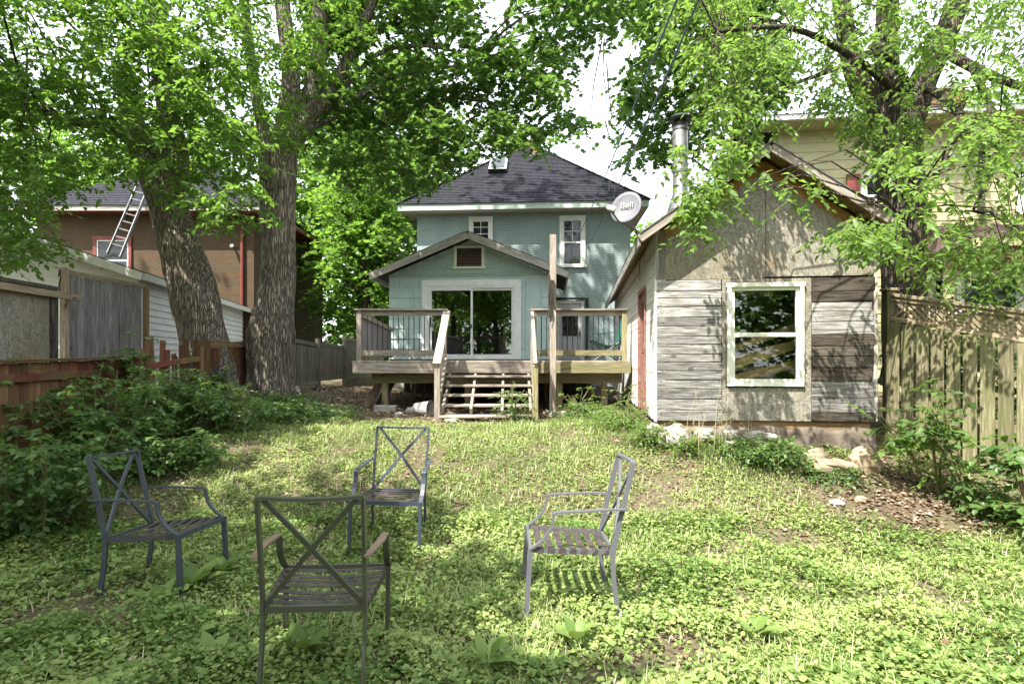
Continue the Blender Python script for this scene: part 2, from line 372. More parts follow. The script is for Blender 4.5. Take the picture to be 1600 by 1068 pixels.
def chair_mat():
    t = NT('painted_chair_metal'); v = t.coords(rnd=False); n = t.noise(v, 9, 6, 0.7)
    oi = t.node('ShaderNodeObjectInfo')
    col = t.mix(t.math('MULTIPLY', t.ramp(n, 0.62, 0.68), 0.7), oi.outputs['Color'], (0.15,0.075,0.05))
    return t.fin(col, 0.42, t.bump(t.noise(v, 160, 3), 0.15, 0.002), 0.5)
M['chair'] = chair_mat()
M['strap'] = plain('worn_vinyl_strap', (0.03,0.024,0.026), 0.6, (0.07,0.052,0.048), 14, 0.2)
def osb():
    t = NT('weathered_osb'); v = t.coords(rnd=True)
    vo = t.node('ShaderNodeTexVoronoi'); vo.inputs['Scale'].default_value = 34
    n = t.node('ShaderNodeTexNoise'); t.l.new(v, n.inputs['Vector']); n.inputs['Scale'].default_value = 9; n.inputs['Detail'].default_value = 3
    ad = t.node('ShaderNodeMix', data_type='RGBA', blend_type='LINEAR_LIGHT'); ad.inputs[0].default_value = 0.12
    mp = t.node('ShaderNodeVectorMath', operation='MULTIPLY'); t.l.new(v, mp.inputs[0]); mp.inputs[1].default_value = (1.6,1.0,0.9)
    t.l.new(mp.outputs[0], ad.inputs[6]); t.l.new(n.outputs['Color'], ad.inputs[7]); t.l.new(ad.outputs[2], vo.inputs['Vector'])
    v3 = t.node('ShaderNodeTexVoronoi'); v3.inputs['Scale'].default_value = 60; t.l.new(ad.outputs[2], v3.inputs['Vector'])
    s1 = t.node('ShaderNodeSeparateColor'); t.l.new(vo.outputs['Color'], s1.inputs[0]); s2 = t.node('ShaderNodeSeparateColor'); t.l.new(v3.outputs['Color'], s2.inputs[0])
    f = t.math('ADD', t.math('MULTIPLY', s1.outputs[0], 0.5), t.math('MULTIPLY', s2.outputs[0], 0.5))
    col = t.mix(f, (0.085,0.078,0.06), (0.36,0.34,0.285))
    col = t.mix(t.math('MULTIPLY', t.ramp(t.noise(v, 1.3, 6, 0.75), 0.46, 0.66), 0.6), col, (0.17,0.125,0.07)); col = t.mix(t.math('MULTIPLY', t.ramp(t.noise(t.coords((1,1,.25)), 4.0, 5, 0.7), 0.52, 0.66), 0.5), col, (0.10,0.09,0.075))
    # unweathered brown strip sheltered under the roof boards (attribute painted on the gable board's upper rim)
    a = t.node('ShaderNodeAttribute', attribute_name='fresh')
    st = t.ramp(t.math('ADD', a.outputs['Fac'], t.math('MULTIPLY', t.math('SUBTRACT', t.noise(v, 3.5, 5, 0.7), 0.5), 0.7)), 0.42, 0.62)
    col = t.mix(t.math('MULTIPLY', st, 0.85), col, t.mix(f, (0.22,0.095,0.025), (0.40,0.20,0.06)))
    return t.fin(col, 0.9, t.bump(f, 0.35, 0.004), 0.2)
M['osb'] = osb()
def shedwall():
    t = NT('peeling_grey_paint'); v = t.coords((1,1,0.25), False); n = t.noise(v, 16, 7, 0.75, 0.5); n2 = t.noise(v, 3, 5, 0.6)
    col = t.mix(t.ramp(n, 0.50, 0.60), (0.62,0.60,0.60), (0.30,0.27,0.24))
    col = t.mix(t.math('MULTIPLY', t.ramp(n2, 0.4, 0.7), 0.5), col, (0.42,0.45,0.42))
    return t.fin(col, 0.85, t.bump(n, 0.5, 0.006), 0.2)
M['peeling'] = shedwall()

# ------------------------------------------------------------------ setting: the ground
def terrain():
    def axis(lo, hi, dn0, dn1, st):
        a = list(np.arange(dn0, dn1+1e-6, st)); s = st; x = dn1
        while x < hi: s *= 1.35; x += s; a.append(x)
        s = st; x = dn0
        while x > lo: s *= 1.35; x -= s; a.insert(0, x)
        return np.array(a)
    xs = axis(-140, 140, -8, 8, 0.12); ys = axis(-120, 160, 2, 16, 0.12)
    X, Y = np.meshgrid(xs, ys); x = X.ravel(); y = Y.ravel(); z = gnp(x, y)
    nx, ny = len(xs), len(ys)
    me = bpy.data.meshes.new('ground'); v = np.stack([x, y, z], 1)
    i = np.arange((nx-1)*(ny-1)); r = i//(nx-1); c = i % (nx-1); a = r*nx+c
    f = np.stack([a, a+1, a+nx+1, a+nx], 1)
    fill(me, v, f); me.materials.append(M['soil']); me.polygons.foreach_set('use_smooth', np.ones(len(f), bool))
    o = bpy.data.objects.new('ground', me); attach(o, I4.copy(), None); o['kind'] = 'structure'
def fill(me, v, f):
    n, k = f.shape
    me.vertices.add(len(v)); me.vertices.foreach_set('co', np.ascontiguousarray(v, dtype=np.float32).ravel())
    me.loops.add(n*k); me.loops.foreach_set('vertex_index', np.ascontiguousarray(f, dtype=np.int32).ravel())
    me.polygons.add(n); me.polygons.foreach_set('loop_start', np.arange(0, n*k, k, dtype=np.int32))
    me.update(calc_edges=True)
terrain()

# ------------------------------------------------------------------ shared building bits
def gable_rows(name, mat, parent, x0, x1, z0, z1, y, xa, za, pitch, rowh, wid, proud=0.012, holes=(), seed=1):
    """courses of overlapping shingles on a wall at y (facing -y), clipped by the two roof slopes and by holes"""
    r = random.Random(seed); z = z0; k = 0
    while z < z1-0.02:
        zt = min(z+rowh, z1); lo, hi = x0, x1
        if za is not None:
            half = (za-zt)/pitch; lo, hi = max(x0, xa-half), min(x1, xa+half)
        x = lo-(wid*0.5 if k % 2 else 0)
        while x < hi:
            w = wid*r.uniform(0.75, 1.25); a, b = max(x, lo), min(x+w, hi)
            spans = [(a, b)]
            for hx0, hx1, hz0, hz1 in holes:
                if z < hz1-0.03 and zt > hz0+0.03:
                    ns = []
                    for s0, s1 in spans:
                        if s1 <= hx0 or s0 >= hx1: ns.append((s0, s1))
                        else:
                            if s0 < hx0: ns.append((s0, hx0))
                            if s1 > hx1: ns.append((hx1, s1))
                    spans = ns
            for s0, s1 in spans:
                if s1-s0 > 0.05:
                    t = proud*r.uniform(0.8, 1.25)
                    m = MB(); s0 += 0.007; s1 -= 0.007; a1 = z+r.uniform(0, .004)
                    m.add([(s0,y,a1),(s1,y,a1),(s1,y,zt+0.01),(s0,y,zt+0.01),(s0,y-t,a1),(s1,y-t,a1),(s1,y-0.004,zt+0.01),(s0,y-0.004,zt+0.01)],
                          [(0,3,2,1)[::-1],(4,5,6,7),(0,1,5,4),(1,2,6,5),(2,3,7,6),(3,0,4,7)])
                    m.build(name, mat, parent)
            x += w
        z += rowh; k += 1
def lap_boards(name, mat, parent, x0, x1, z0, z1, y, rowh, proud=0.014, clip=None, holes=(), normal=-1):
    """horizontal lap siding on a wall at y; clip(z) gives the x range"""
    z = z0
    while z < z1-0.01:
        zt = min(z+rowh, z1); lo, hi = x0, x1
        if clip: lo, hi = clip(z+rowh*0.5, lo, hi)
        spans = [(lo, hi)]
        for hx0, hx1, hz0, hz1 in holes:
            if z < hz1-0.02 and zt > hz0+0.02:
                ns = []
                for s0, s1 in spans:
                    if s1 <= hx0 or s0 >= hx1: ns.append((s0, s1))
                    else:
                        if s0 < hx0: ns.append((s0, hx0))
                        if s1 > hx1: ns.append((hx1, s1))
                spans = ns
        for s0, s1 in spans:
            if s1-s0 > 0.04:
                m = MB(); b = y+normal*proud; t = y+normal*0.003
                m.add([(s0,y,z),(s1,y,z),(s1,y,zt),(s0,y,zt),(s0,b,z),(s1,b,z),(s1,t,zt),(s0,t,zt)],
                      [(0,1,2,3),(4,5,6,7),(0,1,5,4),(1,2,6,5),(2,3,7,6),(3,0,4,7)])
                m.build(name, mat, parent)
        z += rowh
def slope_courses(name, mat, parent, quad, n, lift=0.012):
    """a roof slope (bl, br, tr, tl) as one board and a row of proud courses, each with a thick lower edge"""
    bl, br, tr, tl = [Vector(p) for p in quad]
    nrm = (br-bl).cross(tl-bl).normalized()
    if nrm.z < 0: nrm = -nrm
    for i in range(n):
        a, b = i/n, (i+1.15)/n; b = min(b, 1)
        p = [bl.lerp(tl, a), br.lerp(tr, a), br.lerp(tr, b), bl.lerp(tl, b)]
        m = MB(); up = nrm*lift
        N = 9; vs_ = []; jit = [random.uniform(-.006, .006) for _ in range(N+1)]
        for j in range(N+1):
            s = j/N; dn = (bl-tl).normalized()*jit[j]
            vs_.append(p[0].lerp(p[1], s)+dn); vs_.append(p[0].lerp(p[1], s)+up+dn); vs_.append(p[3].lerp(p[2], s)+nrm*0.002)
        fs = []
        for j in range(N):
            q = j*3; fs += [(q, q+3, q+4, q+1), (q+1, q+4, q+5, q+2)]
        m.add(vs_, fs); m.build(name, mat, parent)
def window(root, x0, x1, z0, z1, y, trim, trimmat, sashmat, gmat, sill=True, muntins=(0, 0), split=True, name='window', depth=0.05):
    """window in a wall facing -y: casing parts, sashes, muntins and panes under one part"""
    f = MB(); f.box(x0-trim, x0, y-depth, y+0.02, z0, z1); f.box(x1, x1+trim, y-depth, y+0.02, z0, z1); f.box(x0-trim-.01, x1+trim+.01, y-depth-.006, y+0.02, z1, z1+trim*1.1)
    w = f.build(name, trimmat, root)
    if sill: bx('sill', trimmat, w, x0-trim-0.05, x1+trim+0.05, y-depth-0.05, y+0.01, z0-0.08, z0-0.002)
    else: bx('sill', trimmat, w, x0-trim, x1+trim, y-depth, y+0.01, z0-trim, z0-0.002)
    sw = 0.045; zm = (z0+z1)/2 if split else z0
    halves = [(z0, zm+0.02, y-0.022), (zm-0.02, z1, y-0.002)] if split else [(z0, z1, y-0.015)]
    for a, b, yy in halves:
        s = MB(); s.box(x0+.002, x0+sw, yy-0.02, yy+0.015, a, b); s.box(x1-sw, x1-.002, yy-0.02, yy+0.015, a, b)
        s.box(x0+sw, x1-sw, yy-0.02, yy+0.015, a, a+sw); s.box(x0+sw, x1-sw, yy-0.02, yy+0.015, b-sw, b)
        nx, nz = muntins if a != z0 or not split else (0, 0)
        for i in range(nx): xx = x0+(x1-x0)*(i+1)/(nx+1); s.box(xx-.011, xx+.011, yy-0.012, yy+0.008, a+sw, b-sw)
        for i in range(nz): zz = a+(b-a)*(i+1)/(nz+1); s.box(x0+sw, x1-sw, yy-0.0115, yy+0.0075, zz-.011, zz+.011)
        s.build('sash', sashmat, w)
        g = MB(); g.box(x0+sw-.004, x1-sw+.004, yy-0.003, yy+0.003, a+sw-.004, b-sw+.004); g.build('pane', gmat, w)
    return w
def wall_with_holes(mb, x0, x1, y0, y1, z0, z1, holes):
    """box wall split round rectangular openings (each full strip: left/right/above/below)"""
    xs = sorted({x0, x1, *[h[0] for h in holes], *[h[1] for h in holes]})
    for a, b in zip(xs[:-1], xs[1:]):
        zs = [(z0, z1)]
        for h in holes:
            if h[0] <= a+1e-6 and h[1] >= b-1e-6:
                ns = []
                for s0, s1 in zs:
                    if s0 < h[2]: ns.append((s0, min(s1, h[2])))
                    if s1 > h[3]: ns.append((max(s0, h[3]), s1))
                zs = ns
        for s0, s1 in zs:
            if s1-s0 > 1e-4: mb.box(a, b, y0, y1, s0, s1)
def rotframe(x, y, deg): return Matrix.Translation((x, y, 0)) @ Matrix.Rotation(math.radians(deg), 4, 'Z')

# ------------------------------------------------------------------ main house (two storeys, green painted brick)
FH = rotframe(-3.43, 20.35, -3.9)
house = thing('house', 'two storey green painted brick house with dark hip roof behind the gabled extension', 'house', frame=FH)
HW, HD, ZE = 7.62, 7.8, 6.86
zr = 0.3
win = [(1.98, 2.66, 5.15, 6.62), (5.22, 5.95, 4.92, 6.60)]       # left and right upper windows (x0,x1,z0,z1)
hdoor = (5.05, 5.95, 1.6, 3.66)
m = MB(); wall_with_holes(m, 0, HW, 0, 0.3, zr, ZE, [hdoor]+win)
m.box(0, 0.3, 0.3, HD, zr, ZE); m.box(HW-0.3, HW, 0.3, HD, zr, ZE); m.box(0.3, HW-0.3, HD-0.3, HD, zr, ZE)
m.build('wall', M['teal_brick'], house)
bx('dark_backing', M['dark'], house, 0.35, HW-0.35, 0.9, 1.0, zr, ZE-0.1)  # dark sheet in place of the unlit rooms behind door and windows
for k, (x0, x1, z0, z1) in enumerate(win):
    window(house, x0+.03, x1-.03, z0+.03, z1-.03, -0.005, 0.12, M['white'], M['white'], M['dglass'], muntins=(1, 2) if k == 0 else (1, 1))
    b = bx('curtain', M['soffit'], house, x0+.02, x1-.02, 0.34, 0.36, z0+(z1-z0)*0.55, z1)
# eaves
oh = 0.52
m = MB(); m.box(-oh, HW+oh, -oh, HD+oh, ZE, ZE+0.03); m.build('soffit', M['soffit'], house)
fz0, fz1 = ZE-0.02, ZE+0.23
bx('fascia', M['fascia_green'], house, -oh-.03, HW+oh+.03, -oh-0.035, -oh-.002, fz0, fz1)
bx('fascia', M['fascia_green'], house, -oh-.03, HW+oh+.03, HD+oh, HD+oh+0.03, fz0, fz1)
bx('fascia', M['soffit'], house, HW+oh, HW+oh+.03, -oh, HD+oh, fz0, fz1, along='y')
bx('fascia', M['soffit'], house, -oh-.03, -oh, -oh, HD+oh, fz0, fz1, along='y')
# hip roof
e = oh+0.07; ax0, ax1, ay, az = 3.78, 3.98, HD/2, 10.75; eb = ZE+0.2
c = [(-e,-e,eb),(HW+e,-e,eb),(HW+e,HD+e,eb),(-e,HD+e,eb)]; r0, r1 = (ax0,ay,az), (ax1,ay,az)
rf = MB(); rf.add(c+[r0, r1], [(0,1,5,4),(1,2,5),(2,3,4,5),(3,0,4)]); roof = rf.build('roof', M['asphalt'], house)
slope_courses('shingle_course', M['asphalt'], roof, (c[0], c[1], r1, r0), 40, 0.022)
slope_courses('shingle_course', M['asphalt'], roof, (c[1], c[2], r1, r1), 20, 0.022)
slope_courses('shingle_course', M['asphalt'], roof, (c[3], c[0], r0, r0), 20, 0.022)
for a, b in ((c[0], r0), (c[1], r1)):
    a = Vector(a)+Vector((0,0,.03)); b = Vector(b)+Vector((0,0,.03)); n = 16
    for i in range(n): piece('hip_cap', M['asphalt'], roof, a.lerp(b, i/n), a.lerp(b, (i+1.12)/n)+Vector((0,0,.012)), 0.22, 0.025)
m = MB(); m.box(3.98, 4.42, ay-1.0, ay-0.55, 9.2, 11.0); ch = m.build('chimney', M['chimney_brick'], roof)
bx('chimney_flashing', M['steel'], roof, 3.95, 4.46, ay-1.03, ay-0.98, 9.85, 10.02)
# skylight on the front slope
sl_ = (Vector(r0)-Vector((ax0,-e,eb))).normalized()
def onroof(x, s): return Vector((x, -e, eb))+sl_*s
nr = Vector((0,-sl_.z, sl_.y)); nr = -nr if nr.z < 0 else nr
p0, p1 = onroof(2.78, 2.65), onroof(2.78, 3.8)
sk_ = piece('skylight', M['white'], roof, p0+nr*0.1, p1+nr*0.1, 0.66, 0.2, up=nr)
piece('skylight_pane', M['dglass'], roof, p0+nr*0.21+sl_*.06, p1+nr*0.21-sl_*.06, 0.54, 0.02, up=nr)
piece('skylight_curb', M['black'], roof, p0+nr*0.09-sl_*.03, p0+nr*0.09+sl_*.0, 0.7, 0.2, up=nr)
m = MB(); m.tube([onroof(6.9, .75), onroof(6.9, .75)+Vector((0,0,.38))], .05, 8); m.build('vent_pipe', M['black'], roof)
# back door
d = bx('door', M['door_grey'], house, 5.10, 5.90, 0.02, 0.07, 1.62, 3.60, along='z')
bx('door_pane', M['dglass'], d, 5.24, 5.76, 0.004, 0.02, 2.45, 3.35)
for i in range(1, 3): bx('muntin', M['door_grey'], d, 5.24+.52*i/3-.01, 5.24+.52*i/3+.01, -0.004, 0.004, 2.45, 3.35, along='z')
bx('door_handle', M['black'], d, 5.82, 5.86, -0.03, 0.02, 2.45, 2.6)
f = MB(); f.box(5.02,5.10,-.03,.05,1.6,3.66); f.box(5.90,5.99,-.03,.05,1.6,3.66); f.box(5.0,6.01,-.04,.05,3.60,3.70); f.build('door_frame', M['white'], house)
m = MB(); m.tube([(6.1,-.06,1.7),(6.1,-.06,3.75)], .045, 8); m.build('downpipe', M['black'], house)
bx('door_canopy', M['black'], house, 4.95, 6.15, -0.16, -0.05, 3.72, 3.80)

# ------------------------------------------------------------------ gabled extension in front of it
FA = rotframe(-3.56, 16.32, -3.9)
ext = thing('house_extension', 'single storey green gabled extension with wide sliding glass door onto the deck', 'house extension', frame=FA)
AW, AD, AZ0, AZ1 = 4.72, 3.75, 1.62, 4.06
door = (1.14, 3.66, 1.62, 3.72)
pit = 0.405; xc = AW/2+0.0; zap = AZ1+0.02+pit*(AW/2)
m = MB(); wall_with_holes(m, 0, AW, 0, 0.15, AZ0, AZ1, [door]); m.box(0,0.15,0.15,AD,AZ0,AZ1); m.box(AW-0.15,AW,0.15,AD,AZ0,AZ1)
m.prism([(0,AZ1),(AW,AZ1),(xc,zap)], 0.0, 0.12)
aw = m.build('wall', M['teal'], ext)
m = MB(); m.box(0.02,AW-0.02,0.03,0.2,0.45,AZ0); m.box(0.02,0.2,0.2,AD,0.45,AZ0); m.box(AW-0.2,AW-0.02,0.2,AD,0.45,AZ0); m.build('foundation', M['concrete'], ext)
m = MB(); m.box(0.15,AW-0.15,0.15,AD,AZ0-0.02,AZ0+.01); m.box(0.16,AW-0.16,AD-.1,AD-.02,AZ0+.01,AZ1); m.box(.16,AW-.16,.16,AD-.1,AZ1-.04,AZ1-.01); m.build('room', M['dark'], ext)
bx('doorway', M['soffit'], ext, 3.0, 3.35, 3.55, 3.6, 1.64, 2.9)
# cement shingles low on the wall, cedar shingles in the gable
gable_rows('wall_panel', M['teal'], ext, 0.0, AW, AZ0, AZ1-0.05, -0.001, None, None, 1, 0.295, 0.62, 0.028, holes=[(door[0]-.17, door[1]+.17, AZ0, door[3]+.17), (3.95, 4.42, AZ0, AZ1)], seed=5)
bx('smooth_panel', M['teal'], ext, 3.96, 4.41, -0.013, -0.001, AZ0, AZ1-.06, along='z')
gable_rows('shingle', M['teal_shingle'], ext, 0.0, AW, AZ1, zap, -0.001, xc, zap, pit, 0.14, 0.32, 0.022, holes=[(1.86, 2.82, 4.2, 4.86)], seed=8)
bx('drip_board', M['teal_shingle'], ext, -0.02, AW+0.02, -0.035, -0.002, AZ1-0.055, AZ1-0.015)
# louvred vent
v = MB(); v.box(1.90,1.98,-.05,0,4.27,4.80); v.box(2.70,2.78,-.05,0,4.27,4.80); v.box(1.90,2.78,-.055,0,4.80,4.86); v.box(1.86,2.82,-.075,0,4.21,4.27); vent = v.build('gable_vent', M['cream'], ext)
bx('vent_back', M['dark'], vent, 1.98, 2.70, -0.006, -0.001, 4.27, 4.80)
for i in range(8):
    z = 4.30+i*0.063; piece('louver', M['louver'], vent, (1.985,-.028,z+.02), (2.695,-.028,z+.02), 0.05, 0.012, up=(0,-.8,1))
# roof: two slopes with rake boards
ov, oz = 0.42, 0.46
def slope_pt(x): return AZ1+0.12+pit*(AW/2-abs(x-xc))
rt = MB()
L = (-ov, slope_pt(-ov)); C_ = (xc, slope_pt(xc)); R_ = (AW+ov, slope_pt(AW+ov)); th = 0.05
rt.prism([L, C_, (C_[0], C_[1]+th), (L[0], L[1]+th)], -oz, AD-0.02); rt.prism([C_, R_, (R_[0], R_[1]+th), (C_[0], C_[1]+th)], -oz, AD-0.02)
aroof = rt.build('roof', M['asphalt_brown'], ext)
for sgn in (-1, 1):
    xe = -ov if sgn < 0 else AW+ov
    a = Vector((xe, -oz-.02, slope_pt(xe)-0.055)); b = Vector((xc, -oz-.02, slope_pt(xc)-0.055))
    piece('rake_board', M['rake'], ext, a, b, 0.035, 0.2)
    slope_courses('shingle_course', M['asphalt_brown'], aroof, ((xe,-oz-.05,slope_pt(xe)+th+.002),(xe,AD,slope_pt(xe)+th+.002),(xc,AD,C_[1]+th+.002),(xc,-oz-.05,C_[1]+th+.002)) if sgn > 0 else
                  ((xe,AD,slope_pt(xe)+th+.002),(xe,-oz-.05,slope_pt(xe)+th+.002),(xc,-oz-.05,C_[1]+th+.002),(xc,AD,C_[1]+th+.002)), 14, 0.016)
    bx('eave_board', M['rake'], ext, xe-.02, xe+.02, -oz, AD-.05, slope_pt(xe)-.14, slope_pt(xe)+.02, along='y')
# sliding door
x0, x1, z0, z1 = door
f = MB(); f.box(x0-.17,x0,-.045,.02,z0,z1); f.box(x1,x1+.17,-.045,.02,z0,z1); f.box(x0-.175,x1+.175,-.05,.02,z1,z1+.17); f.build('door_casing', M['white'], ext)
sd = MB(); sd.box(x0+.001,x0+.05,-.03,.1,z0,z1); sd.box(x1-.05,x1-.001,-.03,.1,z0,z1); sd.box(x0+.05,x1-.05,-.03,.1,z1-.06,z1-.001); sd.box(x0+.05,x1-.05,-.03,.1,z0+.001,z0+.05)
sdo = sd.build('sliding_door', M['white'], ext)
xm = (x0+x1)/2
for a, b, yy, nm in ((x0+.05, xm+.04, 0.0, 'door_leaf'), (xm-.03, x1-.05, 0.055, 'door_leaf')):
    s = MB(); s.box(a,a+.06,yy-.02,yy+.02,z0+.05,z1-.06); s.box(b-.06,b,yy-.02,yy+.02,z0+.05,z1-.06); s.box(a+.06,b-.06,yy-.02,yy+.02,z0+.05,z0+.14); s.box(a+.06,b-.06,yy-.02,yy+.02,z1-.13,z1-.06)
    s.build(nm, M['white'], sdo)
    g = MB(); g.box(a+.055,b-.055,yy-.004,yy+.004,z0+.135,z1-.125); g.build('pane', M['glass_door'], sdo)
bx('door_handle', M['black'], sdo, x0+.07, x0+.10, -.06, -.02, 2.55, 2.85, along='z')
bx('door_handle', M['black'], sdo, xm-.01, xm+.02, -.055, -.02, 2.5, 2.62, along='z')

# ------------------------------------------------------------------ deck with railings and stairs
DY, DZ, DX0, DX1, DB = 10.25, 1.585, -2.90, 2.16, 16.2
deck = thing('deck', 'weathered raised wooden deck with black balusters and open stairs behind the green house', 'deck', loc=(0, 12, ground(0, 12)))
y = DY
while y < DB:
    w = 0.138; yb = min(y+w, DB)
    bx('deck_board', M['deck'], deck, DX0-.02, DX1+(0.0), y, yb, DZ-0.035, DZ, c=0.004); y += w+0.007
bx('deck_board', M['deck'], deck, 1.45, 2.75, DB+.02, 19.6, DZ-.035, DZ, along='y')
bx('rim_board', M['deck'], deck, DX0, -1.24, DY-0.02, DY+.02, DZ-.225, DZ-.037)
bx('rim_board', M['deck'], deck, -1.235, 0.40, DY-0.02, DY+.02, DZ-.225, DZ-.037)
bx('rim_board', M['deck_moss'], deck, 0.405, DX1, DY-0.02, DY+.02, DZ-.225, DZ-.037)
bx('rim_board', M['deck'], deck, DX0, DX0+.04, DY+.02, DB, DZ-.225, DZ-.037, along='y')
for k in range(12): bx('joist', M['brown_beam'], deck, DX0+.4+k*.42, DX0+.44+k*.42, DY+.03, DB-.1, DZ-.22, DZ-.038, along='y')
bx('beam', M['deck_moss'], deck, -2.63, 2.06, DY+.30, DY+.39, DZ-.42, DZ-.226)
bx('beam', M['brown_beam'], deck, -2.63, 2.06, DY+3.0, DY+3.1, DZ-.42, DZ-.226)
for px in (602, 731, 874, 944):
    x = (px-800)/F*(DY+.34); z = ground(x, DY+.34)
    bx('post', M['deck_moss'], deck, x-.055, x+.055, DY+.295, DY+.395, z-.05, DZ-.425, along='z')
for x in (-2.3, -0.8, 0.8, 1.8):
    bx('post', M['brown_beam'], deck, x-.045, x+.045, DY+3.0, DY+3.1, ground(x, DY+3)-.05, DZ-.425, along='z')
# boards closing the side and back of the space below
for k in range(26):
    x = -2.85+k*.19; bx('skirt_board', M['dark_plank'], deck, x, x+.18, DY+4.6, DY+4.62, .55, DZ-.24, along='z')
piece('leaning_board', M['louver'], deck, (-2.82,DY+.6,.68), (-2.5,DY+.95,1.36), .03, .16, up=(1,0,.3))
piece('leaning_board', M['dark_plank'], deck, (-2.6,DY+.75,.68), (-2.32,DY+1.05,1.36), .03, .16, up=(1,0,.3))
RZ = 2.50
def rail(parent, x0, x1, y, moss=False, bal=0.0955, posts=(True, True)):
    mt = M['deck_moss'] if moss else M['deck']
    r = bx('railing', M['deck'], parent, x0-.03, x1+.03, y-.075, y+.055, RZ, RZ+.032)
    bx('top_rail', M['deck'], r, x0+.09, x1-.09, y-.02, y+.02, RZ-.095, RZ-.002)
    bx('bottom_rail', mt, r, x0+.09, x1-.09, y-.02, y+.02, DZ+.09, DZ+.19)
    if posts[0]: bx('railing_post', M['deck'], r, x0, x0+.09, y-.045, y+.045, DZ+.001, RZ-.002, along='z')
    if posts[1]: bx('railing_post', mt, r, x1-.09, x1, y-.045, y+.045, DZ+.001, RZ-.002, along='z')
    k = x0+.09+.09
    while k < x1-.1:
        m = MB(); m.tube([(k,y+.035,DZ+.07),(k,y+.035,RZ-.03)], 0.0085, 6); m.build('baluster', M['black'], r); k += bal
    return r
rail(deck, -2.84, -1.20, DY+.06)
rail(deck, 0.36, 2.10, DY+.06, True)
# left side railing closed with boards
a, b = Vector((-2.80, DY+.12, 0)), Vector((-3.42, DB-.15, 0))
r = piece('railing', M['deck'], deck, (a.x,a.y,RZ-.05), (b.x,b.y,RZ-.05), .04, .1)
piece('bottom_rail', M['deck'], r, (a.x,a.y,DZ+.13), (b.x,b.y,DZ+.13), .04, .1)
n = 40
for k in range(n):
    p = a.lerp(b, (k+.5)/n); bx('infill_board', M['old_board'], r, p.x-.04, p.x-.025, p.y-.068, p.y+.068, DZ+.10, RZ-.02, along='z')
# stairs: stringers, treads, newels, sloping rails
SX0, SX1, SY = -1.19, 0.37, 9.05
st = MB()
for x in (SX0+.07, -0.66, -0.16, SX1-.07):
    st.beam((x, DY-.03, DZ-.32), (x, SY+.02, ground(x, SY)+.10), .04, .2)
stairs = st.build('stairs', M['deck'], deck)
for i in range(5):
    z = 1.325-.152*i; y = DY-.10-.245*i
    for j in range(1):
        bx('tread', M['deck'], stairs, SX0+.03, SX1-.03, y-.26, y-.02, z-.035, z)
for x, top in ((SX0, 1.50), (SX1, 1.50)):
    bx('newel_post', M['deck'] if x < 0 else M['deck_moss'], stairs, x-.045, x+.045, SY-.11, SY-.02, ground(x, SY)-.05, top, along='z')
for sx in (SX0, SX1):
    piece('stair_rail', M['deck'], stairs, (sx,SY-.14,1.535), (sx,DY+.02,RZ-.02), .13 if sx < 0 else .06, .036)
    piece('stair_rail', M['deck'], stairs, (sx,SY-.02,1.46), (sx,DY+.0,RZ-.10), .036, .085)
    piece('stair_rail', M['deck'], stairs, (sx,SY-.0,.80), (sx,DY+.0,DZ+.02), .036, .14)
    for k in range(9):
        t = (k+.6)/9; y = SY+(DY-SY)*t; bx('stair_board', M['deck'], stairs, sx-.035, sx-.02, y-.035, y+.035, .80+(DZ+.0-.80)*t, 1.46+(RZ-.10-1.46)*t, along='z')

# tall timber post with bracket in front of the deck
po = thing('wooden_post', 'tall grey square timber post rising in front of the deck right of the stairs', 'post', loc=at(864, 640, 9.95))
x, y, zt = at(864, 367, 9.95)
bx('shaft', M['deck'], po, x-.055, x+.055, y-.05, y+.05, ground(x, y)-.1, zt, along='z')
bx('cleat', M['dark_plank'], po, x-.085, x-.056, y-.06, y+.0, 2.55, 3.1, along='z')
piece('bracket', M['dark_plank'], po, (x-.06,y-.07,2.35), (x-.02,y-.07,3.0), .03, .07, up=(1,0,0))
piece('bracket', M['dark_plank'], po, (x+.04,y-.065,2.5), (x+.01,y-.065,2.95), .03, .05, up=(1,0,0))
m = MB(); m.tube([(x-.05,y-.08,2.95),(x-.09,y-.1,2.7),(x-.02,y-.1,2.45),(x-.06,y-.09,2.25)], .008, 5); m.build('wire', M['black'], po)
bk = thing('concrete_block', 'small concrete block at the foot of the tall timber post', 'block', loc=at(868, 646, 9.75))
x, y = at(868, 646, 9.78)[:2]; bx('block', M['concrete'], bk, x-.17, x+.17, y-.1, y+.02, ground(x, y)-.05, ground(x, y)+.09, c=.012)
for px, lab in ((603, 'rough concrete footing block under the leftmost deck post'),):
    x, y = at(px, 650, 10.3)[:2]; bk = thing('concrete_block', lab, 'block', loc=(x, y, ground(x, y))); bx('block', M['concrete'], bk, x-.2, x+.2, y-.12, y+.1, ground(x,y)-.05, ground(x,y)+.1, c=.015)

# bucket on its side
bc = thing('bucket', 'empty grey bucket lying on its side under the left end of the stairs', 'bucket', loc=(at(660,640,9.75).x, 9.75, ground(-1.5, 9.75)))
x0 = at(649, 640, 9.8); zb = ground(x0.x, 9.8)+.125
m = MB(); A = Vector((x0.x, 9.85, zb)); D = Vector((.27, -.12, .012)); N = 20
prof = [(0,.001),(0,.10),(1,.132),(1.02,.14),(1.0,.126),(0.03,.095),(0.03,.001)]
ax = D.normalized(); u = ax.orthogonal().normalized(); q = ax.cross(u)
for t, r_ in prof:
    for k in range(N):
        an = 2*math.pi*k/N; m.v.append(tuple(A+D*t+(u*math.cos(an)+q*math.sin(an))*r_))
for i in range(len(prof)-1):
    for k in range(N): m.f.append((i*N+k, i*N+(k+1)%N, (i+1)*N+(k+1)%N, (i+1)*N+k))
m.build('pail', M['bucket'], bc, True)
